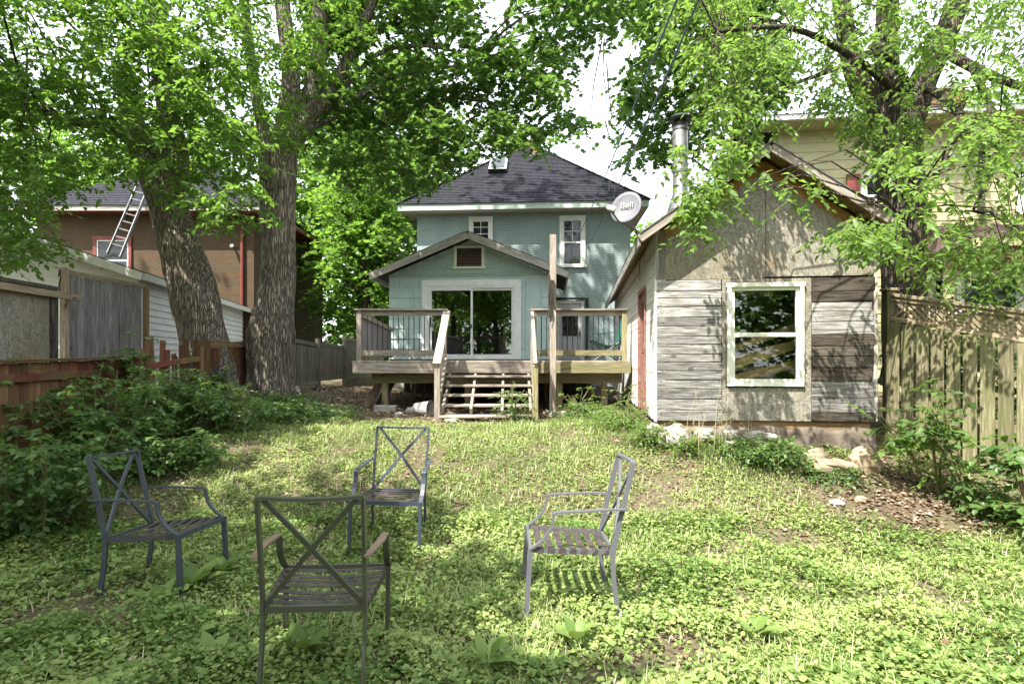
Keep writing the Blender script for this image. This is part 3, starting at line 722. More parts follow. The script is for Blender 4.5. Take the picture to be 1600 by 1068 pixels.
m = MB(); m.tube([A+D*.95+u*.135, A+D*1.15+q*.13-u*.02, A+D*.95-u*.135], .003, 5); m.build('handle', M['black'], bc)

# folding camp chair on the deck
cc = thing('camping_chair', 'dark green folding fabric chair standing on the deck by the right railing', 'chair', loc=(1.95, 11.9, DZ))
ox, oy = at(947, 560, 12.0).x, 12.0
def L_(x, y, z): return (ox+x, oy+y, DZ+z)
for (a, b) in (((-.3,-.25,0),(.28,-.25,.42)), ((.28,-.25,0),(-.3,-.25,.42)), ((-.3,.25,0),(.28,.25,.42)), ((.28,.25,0),(-.3,.25,.42)), ((-.3,-.25,0),(-.3,.25,.42)), ((-.3,.25,0),(-.3,-.25,.42)), ((.28,-.25,0),(.28,.25,.42)), ((.28,.25,0),(.28,-.25,.42)), ((.24,-.27,.3),(.36,-.27,.98)), ((.24,.27,.3),(.36,.27,.98))):
    m = MB(); m.tube([L_(*a), L_(*b)], .011, 6); m.build('leg' if a[2] == 0 else 'back_pole', M['black'], cc)
def cloth(name, pts, nx, ny):
    m = MB()
    for j in range(ny+1):
        for i in range(nx+1):
            m.v.append(L_(*pts(i/nx, j/ny)))
    for j in range(ny):
        for i in range(nx): a = j*(nx+1)+i; m.f.append((a, a+1, a+nx+2, a+nx+1))
    o = m.build(name, M['camp'], cc, True); so_ = o.modifiers.new('thickness', 'SOLIDIFY'); so_.thickness = .008
cloth('seat', lambda u, v: (-.31+.58*u, -.26+.52*v, .44-.16*math.sin(math.pi*min(1, u*.95))*(.5+.5*math.sin(math.pi*v))-.06*u), 8, 6)
cloth('backrest', lambda u, v: (.22+.14*u+.05*math.sin(math.pi*v), -.27+.54*v, .34+.64*u), 8, 6)
for s_ in (-1, 1):
    m = MB(); m.sweep([L_(-.33,s_*.29,.60), L_(-.1,s_*.30,.57), L_(.1,s_*.30,.59), L_(.3,s_*.28,.64)], .06, .012, (0,1,0)); m.build('armrest', M['camp'], cc)
    m = MB(); m.tube([L_(-.3,s_*.27,.42), L_(-.33,s_*.29,.60)], .011, 6); m.build('arm_pole', M['black'], cc)

# ------------------------------------------------------------------ shed
FS = rotframe(1.83, 7.1, -6.8)
shed = thing('shed', 'small gabled garden shed of weathered planks and strand board with a cream window', 'shed', frame=FS)
SW, SD, SZ0, SZ1 = 2.55, 8.6, 0.86, 3.22
spit = 0.685; sxc = SW/2; szap = SZ1+spit*SW/2
wx0, wx1, wz0, wz1 = 0.845, 1.745, 1.29, 2.53
m = MB(); wall_with_holes(m, 0.02, SW-0.02, 0.03, 0.13, SZ0, SZ1, [(wx0, wx1, wz0, wz1)]); m.prism([(0.02,SZ1),(SW-.02,SZ1),(sxc,szap-.03)], 0.03, 0.13)
m.box(SW-0.12, SW-.02, .13, SD, SZ0, SZ1); m.box(.12, SW-.12, SD-.1, SD, SZ0, SZ1)
m.box(.12, SW-.12, 2.6, 2.7, SZ0, SZ1)
m.box(.12, SW-.12, .13, 2.6, SZ0, SZ0+.05)
m.build('frame_wall', M['dark'], shed)
# left side wall with door
m = MB()
dy0, dy1, dz0, dz1 = 1.15, 1.95, 0.83, 2.62
m.box(0, .1, .0, dy0, SZ0-.02, SZ1); m.box(0, .1, dy1, SD, SZ0-.02, SZ1); m.box(0, .1, dy0, dy1, dz1, SZ1)
m.build('side_wall', M['peeling'], shed)
for k in range(9):      # upright boards with gaps on the side wall
    yy = .04+k*.125
    if yy+.12 < dy0-.05: bx('side_board', M['peeling'], shed, -.014, -.001, yy, yy+.12, SZ0-.05+.01*(k%3), SZ1, along='z')
for k in range(40):
    yy = dy1+.07+k*.155; bx('side_board', M['peeling'], shed, -.014, -.001, yy, yy+.15, SZ0-.05+.012*(k%3), SZ1, along='z')
f = MB(); f.box(-.035,.03,dy0-.06,dy0,dz0,dz1+.06); f.box(-.035,.03,dy1,dy1+.06,dz0,dz1+.06); f.box(-.037,.03,dy0,dy1,dz1,dz1+.06); f.build('door_frame', M['door_red'], shed)
d = MB(); d.box(.005,.04,dy0+.004,dy0+.13,dz0,dz1-.004); d.box(.005,.04,dy1-.13,dy1-.004,dz0,dz1-.004); d.box(.005,.04,dy0+.13,dy1-.13,dz0,dz0+.2); d.box(.005,.04,dy0+.13,dy1-.13,1.72,1.86); d.box(.005,.04,dy0+.13,dy1-.13,dz1-.12,dz1-.004)
do = d.build('door', M['door_red'], shed)
bx('door_pane', M['dglass'], do, .018, .024, dy0+.13, dy1-.13, 1.86, dz1-.12)
for k in range(5): bx('door_panel', M['door_red'], do, .012, .03, dy0+.14+k*.108, dy0+.135+k*.108+.10, dz0+.2, 1.72, along='z')
m = MB(); m.tube([(-.03,dy0+.07,1.75),(.005,dy0+.07,1.75)], .03, 10); m.build('door_knob', M['black'], do)
# corner board, planks either side of the window
hts = [.125,.085,.10,.125,.10,.12,.095,.115,.085,.10,.11,.10,.12,.13,.13]
r = random.Random(3)
z = 2.60; k = 0
while z > SZ0+.02:
    h = hts[k % len(hts)]*1.08; zb = max(z-h, SZ0-.03)
    piece('plank', M['grey_plank'], shed, (-.012, .008, (z+zb)/2), (.785+r.uniform(-.014,.008), .008+r.uniform(-.008,.006), (z+zb)/2+r.uniform(-.004,.004)), .026+r.uniform(0,.014), z-zb-.008, c=.005)
    z = zb; k += 1
z = 2.60; k = 0; hs2 = [.15,.11,.10,.11,.14,.12,.11,.12,.15,.17,.16]; dk = [1,1,0,0,1,1,0,1,0,0,0]
dk = [1,1,0,0,0,1,1,1,1,0,0]
while z > SZ0+.05:
    h = hs2[k % 11]*1.14; zb = max(z-h, SZ0-.01)
    piece('plank', M['dark_plank'] if dk[k % 11] else M['grey_plank'], shed, (1.845, .006, (z+zb)/2), (SW+r.uniform(-.02,.03), .006+r.uniform(-.004,.004), (z+zb)/2+r.uniform(-.008,.008)), .03+r.uniform(0,.01), z-zb-.007, c=.004)
    z = zb; k += 1
m = MB()
for j in range(17):
    zz = .92+j*.105
    for xx in (.03, .06, .74, 1.88, 1.91, SW-.06):
        if r.random() < .8: zq = zz+r.uniform(-.03,.03); xq = xx+r.uniform(-.012,.012); m.tube([(xq,-.001,zq),(xq,-.0125,zq)], .0065, 6)
o = m.build('nails', M['black'], shed); o['kind'] = 'stuff'
def osb_sheet(name, poly, y0, y1, fresh=None):
    """one sheet of strand board, gridded so that its edge can carry a stain"""
    m = MB(); m.prism(poly, y0, y1); o = m.build(name, M['osb'], shed); return o
def osb_gable(xa, xb, zlo):
    nx, nz = 24, 30; vs_ = []; fs = []; fr_ = []
    for i in range(nx+1):
        x = xa+(xb-xa)*i/nx; zt = szap-.03-spit*abs(x-sxc); zt = max(zt, zlo+.01)
        for j in range(nz+1):
            z = zlo+(zt-zlo)*j/nz; vs_.append((x, .0, z)); dd = (szap-.03-spit*abs(x-sxc)-z)
            fr_.append(max(0, 1-dd/.33))
    for i in range(nx):
        for j in range(nz): a = i*(nz+1)+j; fs.append((a, a+nz+1, a+nz+2, a+1))
    m = MB(); m.add(vs_, fs); o = m.build('board_sheet', M['osb'], shed)
    at_ = o.data.attributes.new('fresh', 'FLOAT', 'POINT'); at_.data.foreach_set('value', fr_)
    sd_ = o.modifiers.new('thickness', 'SOLIDIFY'); sd_.thickness = .012; sd_.offset = -1
    return o
osb_gable(.0, 1.302, 2.605); osb_gable(1.308, SW, 2.625)
bx('board_sheet', M['osb'], shed, .79, wx0-.012, -.006, .02, SZ0-.01, 2.60, along='z'); bx('board_sheet', M['osb'], shed, wx1+.014, 1.84, -.006, .02, SZ0-.01, 2.60, along='z')
bx('board_sheet', M['osb'], shed, wx0-.01, wx1+.01, -.004, .02, SZ0-.01, wz0-.035, c=.003); bx('board_sheet', M['osb'], shed, wx0-.01, wx1+.01, -.004, .02, wz1+.02, 2.60, c=.003)
bx('header_strip', M['door_red'], shed, wx0-.02, wx1+.02, -.012, .02, wz1+.004, wz1+.018)
bx('corner_board', M['peeling'], shed, -.03, -.002, -.012, .10, SZ0-.04, 2.62, along='z')
bx('corner_board', M['grey_plank'], shed, -.02, .012, -.008, .012, 2.62, SZ1, along='z')
bx('corner_board', M['rake'], shed, SW+.005, SW+.045, -.01, .10, SZ0, SZ1-.05, along='z')
w = window(shed, wx0+.045, wx1-.045, wz0+.03, wz1-.03, .01, .045, M['cream'], M['cream'], M['glass'], sill=False)
# lumber and junk behind the glass
for k, (a, b, c2) in enumerate((((.55,.26,1.38),(1.95,.30,1.86),.11), ((.5,.34,1.50),(1.95,.36,1.84),.1), ((.55,.44,1.56),(2.0,.46,2.10),.09), ((.55,.18,1.26),(1.95,.2,1.60),.10))):
    lm = thing('lumber_board', ['pale sawn board leaning across inside the shed window, front one', 'sawn board lying low inside the shed window, under the leaning boards', 'steepest sawn board leaning at the back inside the shed window', 'lowest sawn board inside the shed window, just over its bottom rail'][k], 'board', frame=FS, group='boards stored behind the shed window')
    piece('board', M['lumber'], lm, a, b, .05, c2)
bxo = thing('storage_tub', 'pale tub standing among the boards inside the shed window', 'tub', frame=FS); bx('tub', M['bucket'], bxo, 1.2, 1.62, .55, .85, SZ0+.06, 1.45, c=.02)
bx('lid', M['siding'], bxo, 1.18, 1.64, .53, .87, 1.451, 1.48, c=.01)
# sill timber and footing
bx('sill_timber', M['brown_beam'], shed, .02, SW-.02, .03, .14, SZ0-.12, SZ0-.012)
bx('sill_timber', M['brown_beam'], shed, .02, .12, .15, SD, SZ0-.12, SZ0-.022, along='y')
def lumpy(name, mat, parent, x0, x1, y0, y1, z0, z1, amp, sd):
    m = MB(); nx = max(6, int((x1-x0)/.06)); nz = 5
    for side in (0,):
        for i in range(nx+1):
            for j in range(nz+1):
                x = x0+(x1-x0)*i/nx; z = z0+(z1-z0)*j/nz
                nn = noise.noise(Vector((x*5, z*7, sd)))*amp
                m.v.append((x, y0+nn-(1-j/nz)*.05, z+(noise.noise(Vector((x*4, sd, 2)))*.05 if j == nz else 0)))
        for i in range(nx+1): m.v.append((x0+(x1-x0)*i/nx, y1, z1-.02))
        for i in range(nx):
            for j in range(nz): a = i*(nz+1)+j; m.f.append((a, a+nz+1, a+nz+2, a+1))
            a = i*(nz+1)+nz; b = (nx+1)*(nz+1)+i; m.f.append((a, a+nz+1, b+1, b))
    return m.build(name, mat, parent, True)
lumpy('foundation', M['mortar'], shed, -.04, SW+.02, -.0, .12, .35, SZ0-.09, .05, 3.1)
m = MB(); m.box(-.03, .1, .0, SD, .35, SZ0-.1); m.build('foundation', M['mortar'], shed)
# roof
so_, sf = .25, .28
def sz(x): return szap+.03-spit*abs(x-sxc)
m = MB(); th = .05
Lp, Cp, Rp = (-so_, sz(-so_)), (sxc, sz(sxc)), (SW+.12, sz(SW+.12))
m.prism([Lp, Cp, (Cp[0], Cp[1]+th), (Lp[0], Lp[1]+th)], -sf, SD+.2); m.prism([Cp, Rp, (Rp[0], Rp[1]+th), (Cp[0], Cp[1]+th)], -sf, SD+.2)
sroof = m.build('roof', M['brown_beam'], shed)
for sgn in (-1, 1):
    xe = -so_ if sgn < 0 else SW+.12
    a = Vector((xe, -sf-.02, sz(xe)-.01)); b = Vector((sxc, -sf-.02, sz(sxc)-.01))
    piece('rake_board', M['deck'], shed, a, b, .03, .10); piece('drip_edge', M['alu'], shed, a+Vector((0,-.005,.062)), b+Vector((0,-.005,.062)), .05, .012)
    q = ((xe,-sf-.04,sz(xe)+th+.003),(xe,SD+.2,sz(xe)+th+.003),(sxc,SD+.2,Cp[1]+th+.003),(sxc,-sf-.04,Cp[1]+th+.003))
    if sgn < 0: q = (q[1], q[0], q[3], q[2])
    slope_courses('shingle_course', M['asphalt_brown'], sroof, q, 12, .016)
    bx('eave_board', M['grey_plank'], shed, xe-.015, xe+.015, -sf, SD+.15, sz(xe)-.10, sz(xe)+.03, along='y')
for k in range(4): piece('lookout', M['brown_beam'], shed, (sxc*(.3+.45*k) if k < 3 else SW*.93, -sf+.02, sz(sxc*(.3+.45*k) if k < 3 else SW*.93)-.05), (sxc*(.3+.45*k) if k < 3 else SW*.93, -.01, sz(sxc*(.3+.45*k) if k < 3 else SW*.93)-.05), .04, .08)
# stove pipe through the roof
sp = thing('stove_pipe', 'tall stainless stove pipe with a flat cap rising from the shed roof', 'chimney pipe', loc=at(1064, 300, 8.1))
x, y = at(1063, 300, 8.0)[:2]; zt = at(1063, 184, 8.0).z
m = MB(); m.tube([(x,y,3.55),(x,y,4.2),(x,y,4.2),(x,y,zt-.16)], .105, 24); m.build('pipe', M['steel'], sp, True)
for zz in (4.25, 4.85): m = MB(); m.tube([(x,y,zz),(x,y,zz+.04)], .112, 24); m.build('joint_band', M['steel'], sp)
m = MB(); m.tube([(x,y,zt-.16),(x,y,zt-.15),(x,y,zt-.05),(x,y,zt-.04)], [.105,.085,.085,.09], 20); m.build('cap_vent', M['black'], sp)
m = MB(); m.tube([(x,y,zt-.05),(x,y,zt-.02),(x,y,zt+.02),(x,y,zt+.03)], [.15,.165,.12,.03], 24); m.build('cap', M['black'], sp)
m = MB(); m.tube([(x,y,3.6),(x,y,3.95)], [.22,.11], 20); m.build('flashing', M['steel'], sp)

# satellite dish
Yd = 6.95
dish = thing('satellite_dish', 'grey satellite dish lettered Bell fixed to the left corner of the shed roof', 'satellite dish', loc=at(1004, 368, Yd))
cpt = at(979, 326, Yd); nD = Vector((-.42, -.86, .30)).normalized()
upD = (Vector((.32,0,1))-nD*Vector((.32,0,1)).dot(nD)).normalized(); rtD = upD.cross(nD); rtD = -rtD if rtD.x < 0 else rtD
m = MB(); N = 32; RR = .215
for j in range(7):
    rr = RR*j/6
    for k in range(N):
        a = 2*math.pi*k/N; m.v.append(tuple(cpt+rtD*math.cos(a)*rr*.88+upD*math.sin(a)*rr+nD*(.035*(j/6)**2)))
for j in range(6):
    for k in range(N): m.f.append((j*N+k, j*N+(k+1)%N, (j+1)*N+(k+1)%N, (j+1)*N+k))
o = m.build('reflector', M['grey_metal'], dish, True); q = o.modifiers.new('thickness', 'SOLIDIFY'); q.thickness = .008; q.offset = 0
base = at(1004, 370, Yd+.02)
m = MB(); m.tube([cpt-nD*.01-upD*.10, cpt-nD*.06-upD*.17, at(991, 357, Yd+.02), base], .016, 8); m.build('mast', M['alu'], dish)
m = MB(); m.tube([cpt-upD*.2-nD*.01, at(966, 345, Yd-.12), at(955, 330, Yd-.3)], .012, 6); m.build('feed_arm', M['alu'], dish)
hh = at(955, 326, Yd-.32)
piece('receiver', M['white'], dish, hh-rtD*.055+upD*.012, hh+rtD*.055+upD*.0, .05, .055, up=upD, c=.01)
piece('receiver_horn', M['alu'], dish, hh+rtD*.0+nD*-.03, hh-nD*.09, .035, .035)
piece('mount_plate', M['alu'], dish, base+Vector((0,0,-.05)), base+Vector((0,0,.05)), .07, .02, up=(0,1,0))
def lettering(text, size, loc, rot, mat, parent, name='lettering'):
    cu = bpy.data.curves.new(name, 'FONT'); cu.body = text; cu.size = size; cu.align_x = 'CENTER'; cu.align_y = 'CENTER'; cu.extrude = .0015; cu.materials.append(mat)
    tmp = bpy.data.objects.new('tmp_text', cu); link(tmp); bpy.context.view_layer.update()
    me = bpy.data.meshes.new_from_object(tmp); bpy.data.objects.remove(tmp)
    o = bpy.data.objects.new(name, me); attach(o, Matrix.Translation(loc) @ rot, parent)
tilt = Matrix.Rotation(math.radians(14), 3, nD)
lettering('Bell', .115, cpt+upD*.03+nD*.028, (tilt @ Matrix((rtD, upD, nD)).transposed()).to_4x4(), M['black'], dish)

# overhead cables
for (a, b, lab) in (((1064,-40,5.5),(892,392,20.1),'upper thin blue grey overhead cable crossing the sky gap to the house wall'), ((1078,10,5.6),(918,385,20.05),'lower thin blue grey overhead cable crossing the sky gap to the house wall')):
    A, B = at(*a), at(*b); t_ = thing('overhead_cable', lab, 'cable', loc=B, group='overhead cables to the house')
    A = A+(A-B)*0.25
    m = MB(); m.tube([A.lerp(B, i/24)-Vector((0,0,.5*4*(i/24)*(1-i/24)*.45)) for i in range(25)], .011, 6); m.build('cable', M['cable'], t_, True)

# ------------------------------------------------------------------ left side: garage, brick house, ladder
FG = rotframe(-7.32, 11.0, 10.8)
gar = thing('garage', 'low white sided garage with gable roof joined to the brown brick house', 'garage', frame=FG)
GZ = 3.22; gp = 0.34; GW = 5.0; GL = 7.5; gx, gy = 0.0, 0.0
def gcl(z, lo, hi):
    if z <= GZ: return lo, hi
    d = (z-GZ)/gp; return lo+d, hi-d
m = MB(); m.box(-GW, 0, 0, .1, .5, GZ); m.prism([(-GW,GZ),(0,GZ),(-GW/2,GZ+gp*GW/2)], 0, .1); m.box(-.1, 0, .1, GL, .5, GZ); m.box(-GW, -GW+.1, .1, GL, .5, GZ); m.build('wall', M['siding'], gar)
lap_boards('siding_board', M['siding'], gar, -GW, -.09, 1.0, GZ+gp*GW/2-.05, -.001, .137, .026, gcl)
z = 1.0
while z < GZ:
    m = MB(); x = .001; m.add([(x,.09,z),(x,GL,z),(x,GL,z+.134),(x,.09,z+.134),(x+.026,.09,z),(x+.026,GL,z),(x+.003,GL,z+.134),(x+.003,.09,z+.134)],
        [(0,1,2,3),(4,5,6,7),(0,1,5,4),(1,2,6,5),(2,3,7,6),(3,0,4,7)]); m.build('siding_board', M['siding'], gar); z += .137
bx('corner_board', M['white'], gar, -.085, .03, -.032, .085, .7, GZ, along='z')
m = MB(); g0 = GZ+.08
for sgn in (-1, 1):
    xe = .22 if sgn > 0 else -GW-.22; xm_ = -GW/2; ze = g0-gp*.22; zm_ = g0+gp*GW/2
    p = [(xe,ze),(xm_,zm_),(xm_,zm_+.04),(xe,ze+.04)]; m.prism(p if sgn < 0 else p[::-1], -.3, GL)
    piece('rake_board', M['white'], gar, (xe,-.32,ze-.04), (xm_,-.32,zm_-.04), .03, .15)
grf = m.build('roof', M['asphalt_brown'], gar)
slope_courses('shingle_course', M['asphalt_brown'], grf, ((.24,-.33,g0-gp*.22+.042),(.24,GL,g0-gp*.22+.042),(xm_,GL,zm_+.045),(xm_,-.33,zm_+.045)), 14, .014)
bx('eave_gutter', M['white'], gar, .2, .26, -.3, GL, g0-gp*.22-.10, g0-gp*.22+.03, along='y')

BX, BY = -8.34, 18.2
FB = rotframe(BX, BY, 0)
bh = thing('brick_house', 'brown brick neighbour house with dark hip roof and red trim at the left', 'house', frame=FB)
BZ = 6.3; BW, BDp = 7.0, 6.6
bw_ = (-5.1, -4.0, 4.1, 5.5)
m = MB(); wall_with_holes(m, -BW, 0, 0, .25, .5, BZ, [bw_]); m.box(-.25, 0, .25, BDp, .5, BZ); m.box(-BW, -BW+.25, .25, BDp, .5, BZ); m.build('wall', M['red_brick'], bh)
window(bh, bw_[0]+.03, bw_[1]-.03, bw_[2]+.03, bw_[3]-.03, -.004, .1, M['red_paint'], M['white'], M['dglass'])
m = MB(); m.box(-BW-.5, .5, -.5, BDp+.5, BZ, BZ+.03); m.build('soffit', M['red_paint'], bh)
bx('fascia', M['rake'], bh, -BW-.53, .53, -.53, -.5, BZ-.02, BZ+.17); bx('fascia', M['rake'], bh, .5, .53, -.5, BDp+.5, BZ-.02, BZ+.17, along='y')
bx('gutter', M['red_paint'], bh, .535, .60, -.5, BDp+.5, BZ-.05, BZ+.05, along='y')
e = .56; r0, r1 = (-BW/2-.6,BDp/2,9.0), (-BW/2+.4,BDp/2,9.0); c = [(-BW-e,-e,BZ+.14),(e,-e,BZ+.14),(e,BDp+e,BZ+.14),(-BW-e,BDp+e,BZ+.14)]
m = MB(); m.add(c+[r0,r1], [(0,1,5,4),(1,2,5),(2,3,4,5),(3,0,4)]); brf = m.build('roof', M['asphalt'], bh)
slope_courses('shingle_course', M['asphalt'], brf, (c[0],c[1],r1,r0), 26, .018); slope_courses('shingle_course', M['asphalt'], brf, (c[1],c[2],r1,r1), 18, .018)
m = MB(); m.tube([(-.35,-.07,.7),(-.35,-.07,5.75),(-.35,-.4,5.95)], .05, 8); m.build('downpipe', M['red_paint'], bh)
m = MB(); m.tube([(-.62,-.03,5.2),(-.62,-.2,5.25)], [.03,.07], 8); m.build('flood_light', M['grey_metal'], bh)
bx('meter_box', M['grey_metal'], bh, .02, .12, 2.6, 3.1, 1.6, 2.6)

ld = thing('ladder', 'aluminium ladder standing on the garage roof against the brick house', 'ladder', loc=at(176, 398, 16.6))
A0, A1 = at(168, 396, 16.6), at(188, 402, 16.6); B0, B1 = at(214, 291, 17.5), at(231, 295, 17.5)
for a, b in ((A0, B0), (A1, B1)): piece('ladder_rail', M['alu'], ld, a, b, .03, .09, up=(0,-1,.3))
for k in range(1, 9):
    t = k/9+.03; piece('rung', M['alu'], ld, A0.lerp(B0, t), A1.lerp(B1, t), .035, .035, up=(0,0,1))

# tall board screen and strand board screen behind the red fence
def panel(x, y0, y1, zb, zt0, zt1, n, mat, parent, name, th=.022):
    for k in range(n):
        a = y0+(y1-y0)*k/n; b = y0+(y1-y0)*(k+1)/n; zt = zt0+(zt1-zt0)*(k+.5)/n
        bx(name, mat, parent, x-th/2+random.uniform(-.004,.004), x+th/2, a+.003, b-.004, zb, zt+random.uniform(-.006,.006), along='z')
sc = thing('board_screen', 'tall screen of upright dark grey boards in front of the white garage', 'screen', loc=(-6.4, 8.8, ground(-6.4, 8.8)))
panel(-6.40, 8.0, 9.72, .7, 2.82, 2.84, 12, M['old_board'], sc, 'board')
piece('top_board', M['beam'], sc, (-6.38,7.95,2.86), (-6.38,9.76,2.88), .05, .06); bx('post', M['beam'], sc, -6.37, -6.29, 7.93, 8.0, .7, 2.9, along='z'); bx('post', M['brown_beam'], sc, -6.38, -6.31, 9.73, 9.8, .7, 2.85, along='z')
m = MB(); m.tube([(-6.36,7.9,2.6),(-6.3,7.86,2.75),(-6.34,7.9,2.86),(-6.4,7.95,2.78)], .01, 5); m.build('hook_wire', M['black'], sc)
s2 = thing('strand_board_screen', 'weathered strand board screen with a dark capped top rail at the left edge', 'screen', loc=(-6.2, 7, ground(-6.2, 7)))
for a, b in ((4.9, 6.3), (6.31, 7.6)): bx('board_sheet', M['osb'], s2, -6.26, -6.24, a, b, .5, 2.55, along='y')
piece('top_rail', M['beam'], s2, (-6.22,4.8,2.53), (-6.17,8.05,2.48), .04, .09); piece('cap', M['asphalt_brown'], s2, (-6.26,4.8,2.61), (-6.26,7.72,2.57), .16, .05)
bx('post', M['dark_plank'], s2, -6.27, -6.2, 7.6, 7.7, .5, 2.5, along='z')

# ------------------------------------------------------------------ fences
def fence_run(fen, pts, zt, zb, pw, mat, gap=.004, lean=0.0, off=0.0, th=.018, name='picket', skip=()):
    """pickets along a polyline in plan; zt/zb give top and bottom height along it (0..1)"""
    segs = [(Vector(pts[i]), Vector(pts[i+1])) for i in range(len(pts)-1)]; L = sum((b-a).length for a, b in segs); n = int(L/(pw+gap)); out = []
    for k in range(n):
        if k in skip: continue
        s = (k+.5)*(pw+gap); t = s/L
        for a, b in segs:
            l = (b-a).length
            if s <= l: break
            s -= l
        d = (b-a)/l; p = a+d*s; nn = Vector((-d.y, d.x)); p = p+nn*off
        z0, z1 = zb(t), zt(t)+random.uniform(-.008,.008); ln = random.uniform(-lean, lean)
        out.append(piece(name, mat, fen, (p.x,p.y,z0), (p.x+d.x*ln,p.y+d.y*ln,z1), th, pw, up=(d.x,d.y,0)))
    return out
rfz = thing('red_fence', 'low faded red picket fence half hidden by the shrubs along the left', 'fence', loc=(-5.3, 8, ground(-5.3, 8)))
zt = lambda t: 1.55+.26*t; zb = lambda t: .25+.75*t
fence_run(rfz, [(-5.05,3.5),(-5.32,8.1)], lambda t: 1.50+.12*t, lambda t: .1+.45*t, .135, M['red_board'], .008, .012)
fence_run(rfz, [(-5.32,8.15),(-5.36,9.55)], lambda t: 1.80+.15*math.sin(t*9), lambda t: .6+.15*t, .125, M['red_board'], .03, .12)
fence_run(rfz, [(-5.36,9.6),(-5.42,11.6)], lambda t: 1.93+.04*t, lambda t: .8+.1*t, .135, M['red_board'], .008, .01)
piece('rail', M['red_board'], rfz, (-5.02,3.5,1.36), (-5.29,8.2,1.46), .04, .09); piece('rail', M['red_board'], rfz, (-5.29,8.15,1.50), (-5.33,9.6,1.62), .04, .09)
piece('rail', M['brown_beam'], rfz, (-5.38,9.6,1.85), (-5.40,11.6,1.92), .04, .12)
piece('cap_board', M['red_board'], rfz, (-5.04,3.5,1.53), (-5.30,8.2,1.65), .12, .025)
for y in (4.4, 6.3, 8.2, 9.7, 11.55): bx('post', M['brown_beam'], rfz, -5.42, -5.33, y-.045, y+.045, ground(-5.3,y)-.1, 1.52+.055*(y-4), along='z')

gf = thing('grey_fence', 'grey vertical board fence between the brick house and the deck', 'fence', loc=(-5, 15, ground(-5, 15)))
def G(px, Y): return Vector(at(px, 600, Y)[:2])
fence_run(gf, [G(451,12.6), G(497,13.3)], lambda t: 2.04-.10*t, lambda t: 1.02, .095, M['grey_fence'], .004)
fence_run(gf, [G(499,13.4), G(538,15.3)], lambda t: 1.98-.02*t, lambda t: 1.12, .095, M['grey_fence'], .004)
fence_run(gf, [G(540,15.3), G(600,18.5)], lambda t: 2.2, lambda t: .9, .095, M['grey_fence'], .004)
for a, b, za, zb_, zl0, zl1 in ((G(451,12.6),G(497,13.3),2.06,1.94,1.05,1.05),(G(499,13.4),G(538,15.3),1.96,1.94,1.14,1.14),(G(540,15.3),G(600,18.5),2.15,2.15,1.1,1.1)):
    for u0, u1 in ((za, zb_), (zl0, zl1)): piece('rail', M['grey_fence'], gf, (a.x,a.y-.04,u0), (b.x,b.y-.04,u1), .04, .09)
for px, Y, zt_ in ((449,12.5,2.16),(498,13.35,2.1),(539,15.3,2.22)):
    p = G(px, Y); bx('post', M['grey_fence'], gf, p.x-.05, p.x+.05, p.y-.1, p.y-.0, ground(p.x,p.y)-.1, zt_, along='z')
bx('post', M['grey_metal'], gf, G(443,12.6).x-.05, G(443,12.6).x+.04, 12.55, 12.62, .9, 2.45, along='z')

rf_ = thing('lattice_fence', 'board fence topped with diagonal lattice running along the right side', 'fence', loc=(5.2, 6.4, ground(5.2, 6.4)))
f0, f1 = Vector((4.83, 7.22)), Vector((7.55, 1.55)); fl = (f1-f0).length; fd = (f1-f0)/fl; fn = Vector((-fd.y, fd.x))
slope_t = lambda s: 2.44-.235*min(s, 2.6)-.02*max(0, s-2.6)           # top line falls towards the camera
def FP(s, off, z): q = f0+fd*s+fn*off; return Vector((q.x, q.y, z))
s = .08; k = 0
while s < fl:
    off = -.035
    z0 = ground(*FP(s,0,0)[:2])-.02+(.0 if k%2==0 else .04)
    piece('fence_board', M['fence'], rf_, FP(s,off,z0), FP(s,off,slope_t(s)-.34), .02, .138, up=(fd.x,fd.y,0)); s += .166; k += 1
for u_, v_ in ((.04, 2.59), (2.61, fl)):
    piece('top_rail', M['lattice'], rf_, FP(u_,0,slope_t(u_)), FP(v_,0,slope_t(v_)), .09, .04)
    piece('lattice_rail', M['lattice'], rf_, FP(u_,0,slope_t(u_)-.305), FP(v_,0,slope_t(v_)-.305), .09, .05)
    piece('lattice_rail', M['lattice'], rf_, FP(u_,-.01,slope_t(u_)-.05), FP(v_,-.01,slope_t(v_)-.05), .03, .05)
piece('back_rail', M['fence'], rf_, FP(.04,.0,1.15), FP(2.6,.0,.55), .04, .09); piece('back_rail', M['fence'], rf_, FP(2.62,.0,.55), FP(fl,.0,.45), .04, .09)
s = -.2
while s < fl:
    a, b = s, s+.27
    for (u0, u1, off) in ((a, b, .012), (b, a, -.002)):
        p, q = [u0, slope_t(u0)-.29], [u1, slope_t(u1)-.03]
        if min(u0, u1) > .03 and max(u0, u1) < fl: piece('lattice_slat', M['lattice'], rf_, FP(u0, off, p[1]), FP(u1, off, q[1]), .008, .032, up=(fn.x*0+fd.x, fd.y, .0) if 0 else (0,0,1))
    s += .082
for s in (0, 2.6, 5.2): 
    p = FP(s, 0, 0); bx('post', M['fence'], rf_, p.x-.05, p.x+.05, p.y-.05, p.y+.05, ground(p.x,p.y)-.1, slope_t(s)+.04, along='z')
    bx('post_cap', M['lattice'], rf_, p.x-.075, p.x+.075, p.y-.075, p.y+.075, slope_t(s)+.042, slope_t(s)+.075)

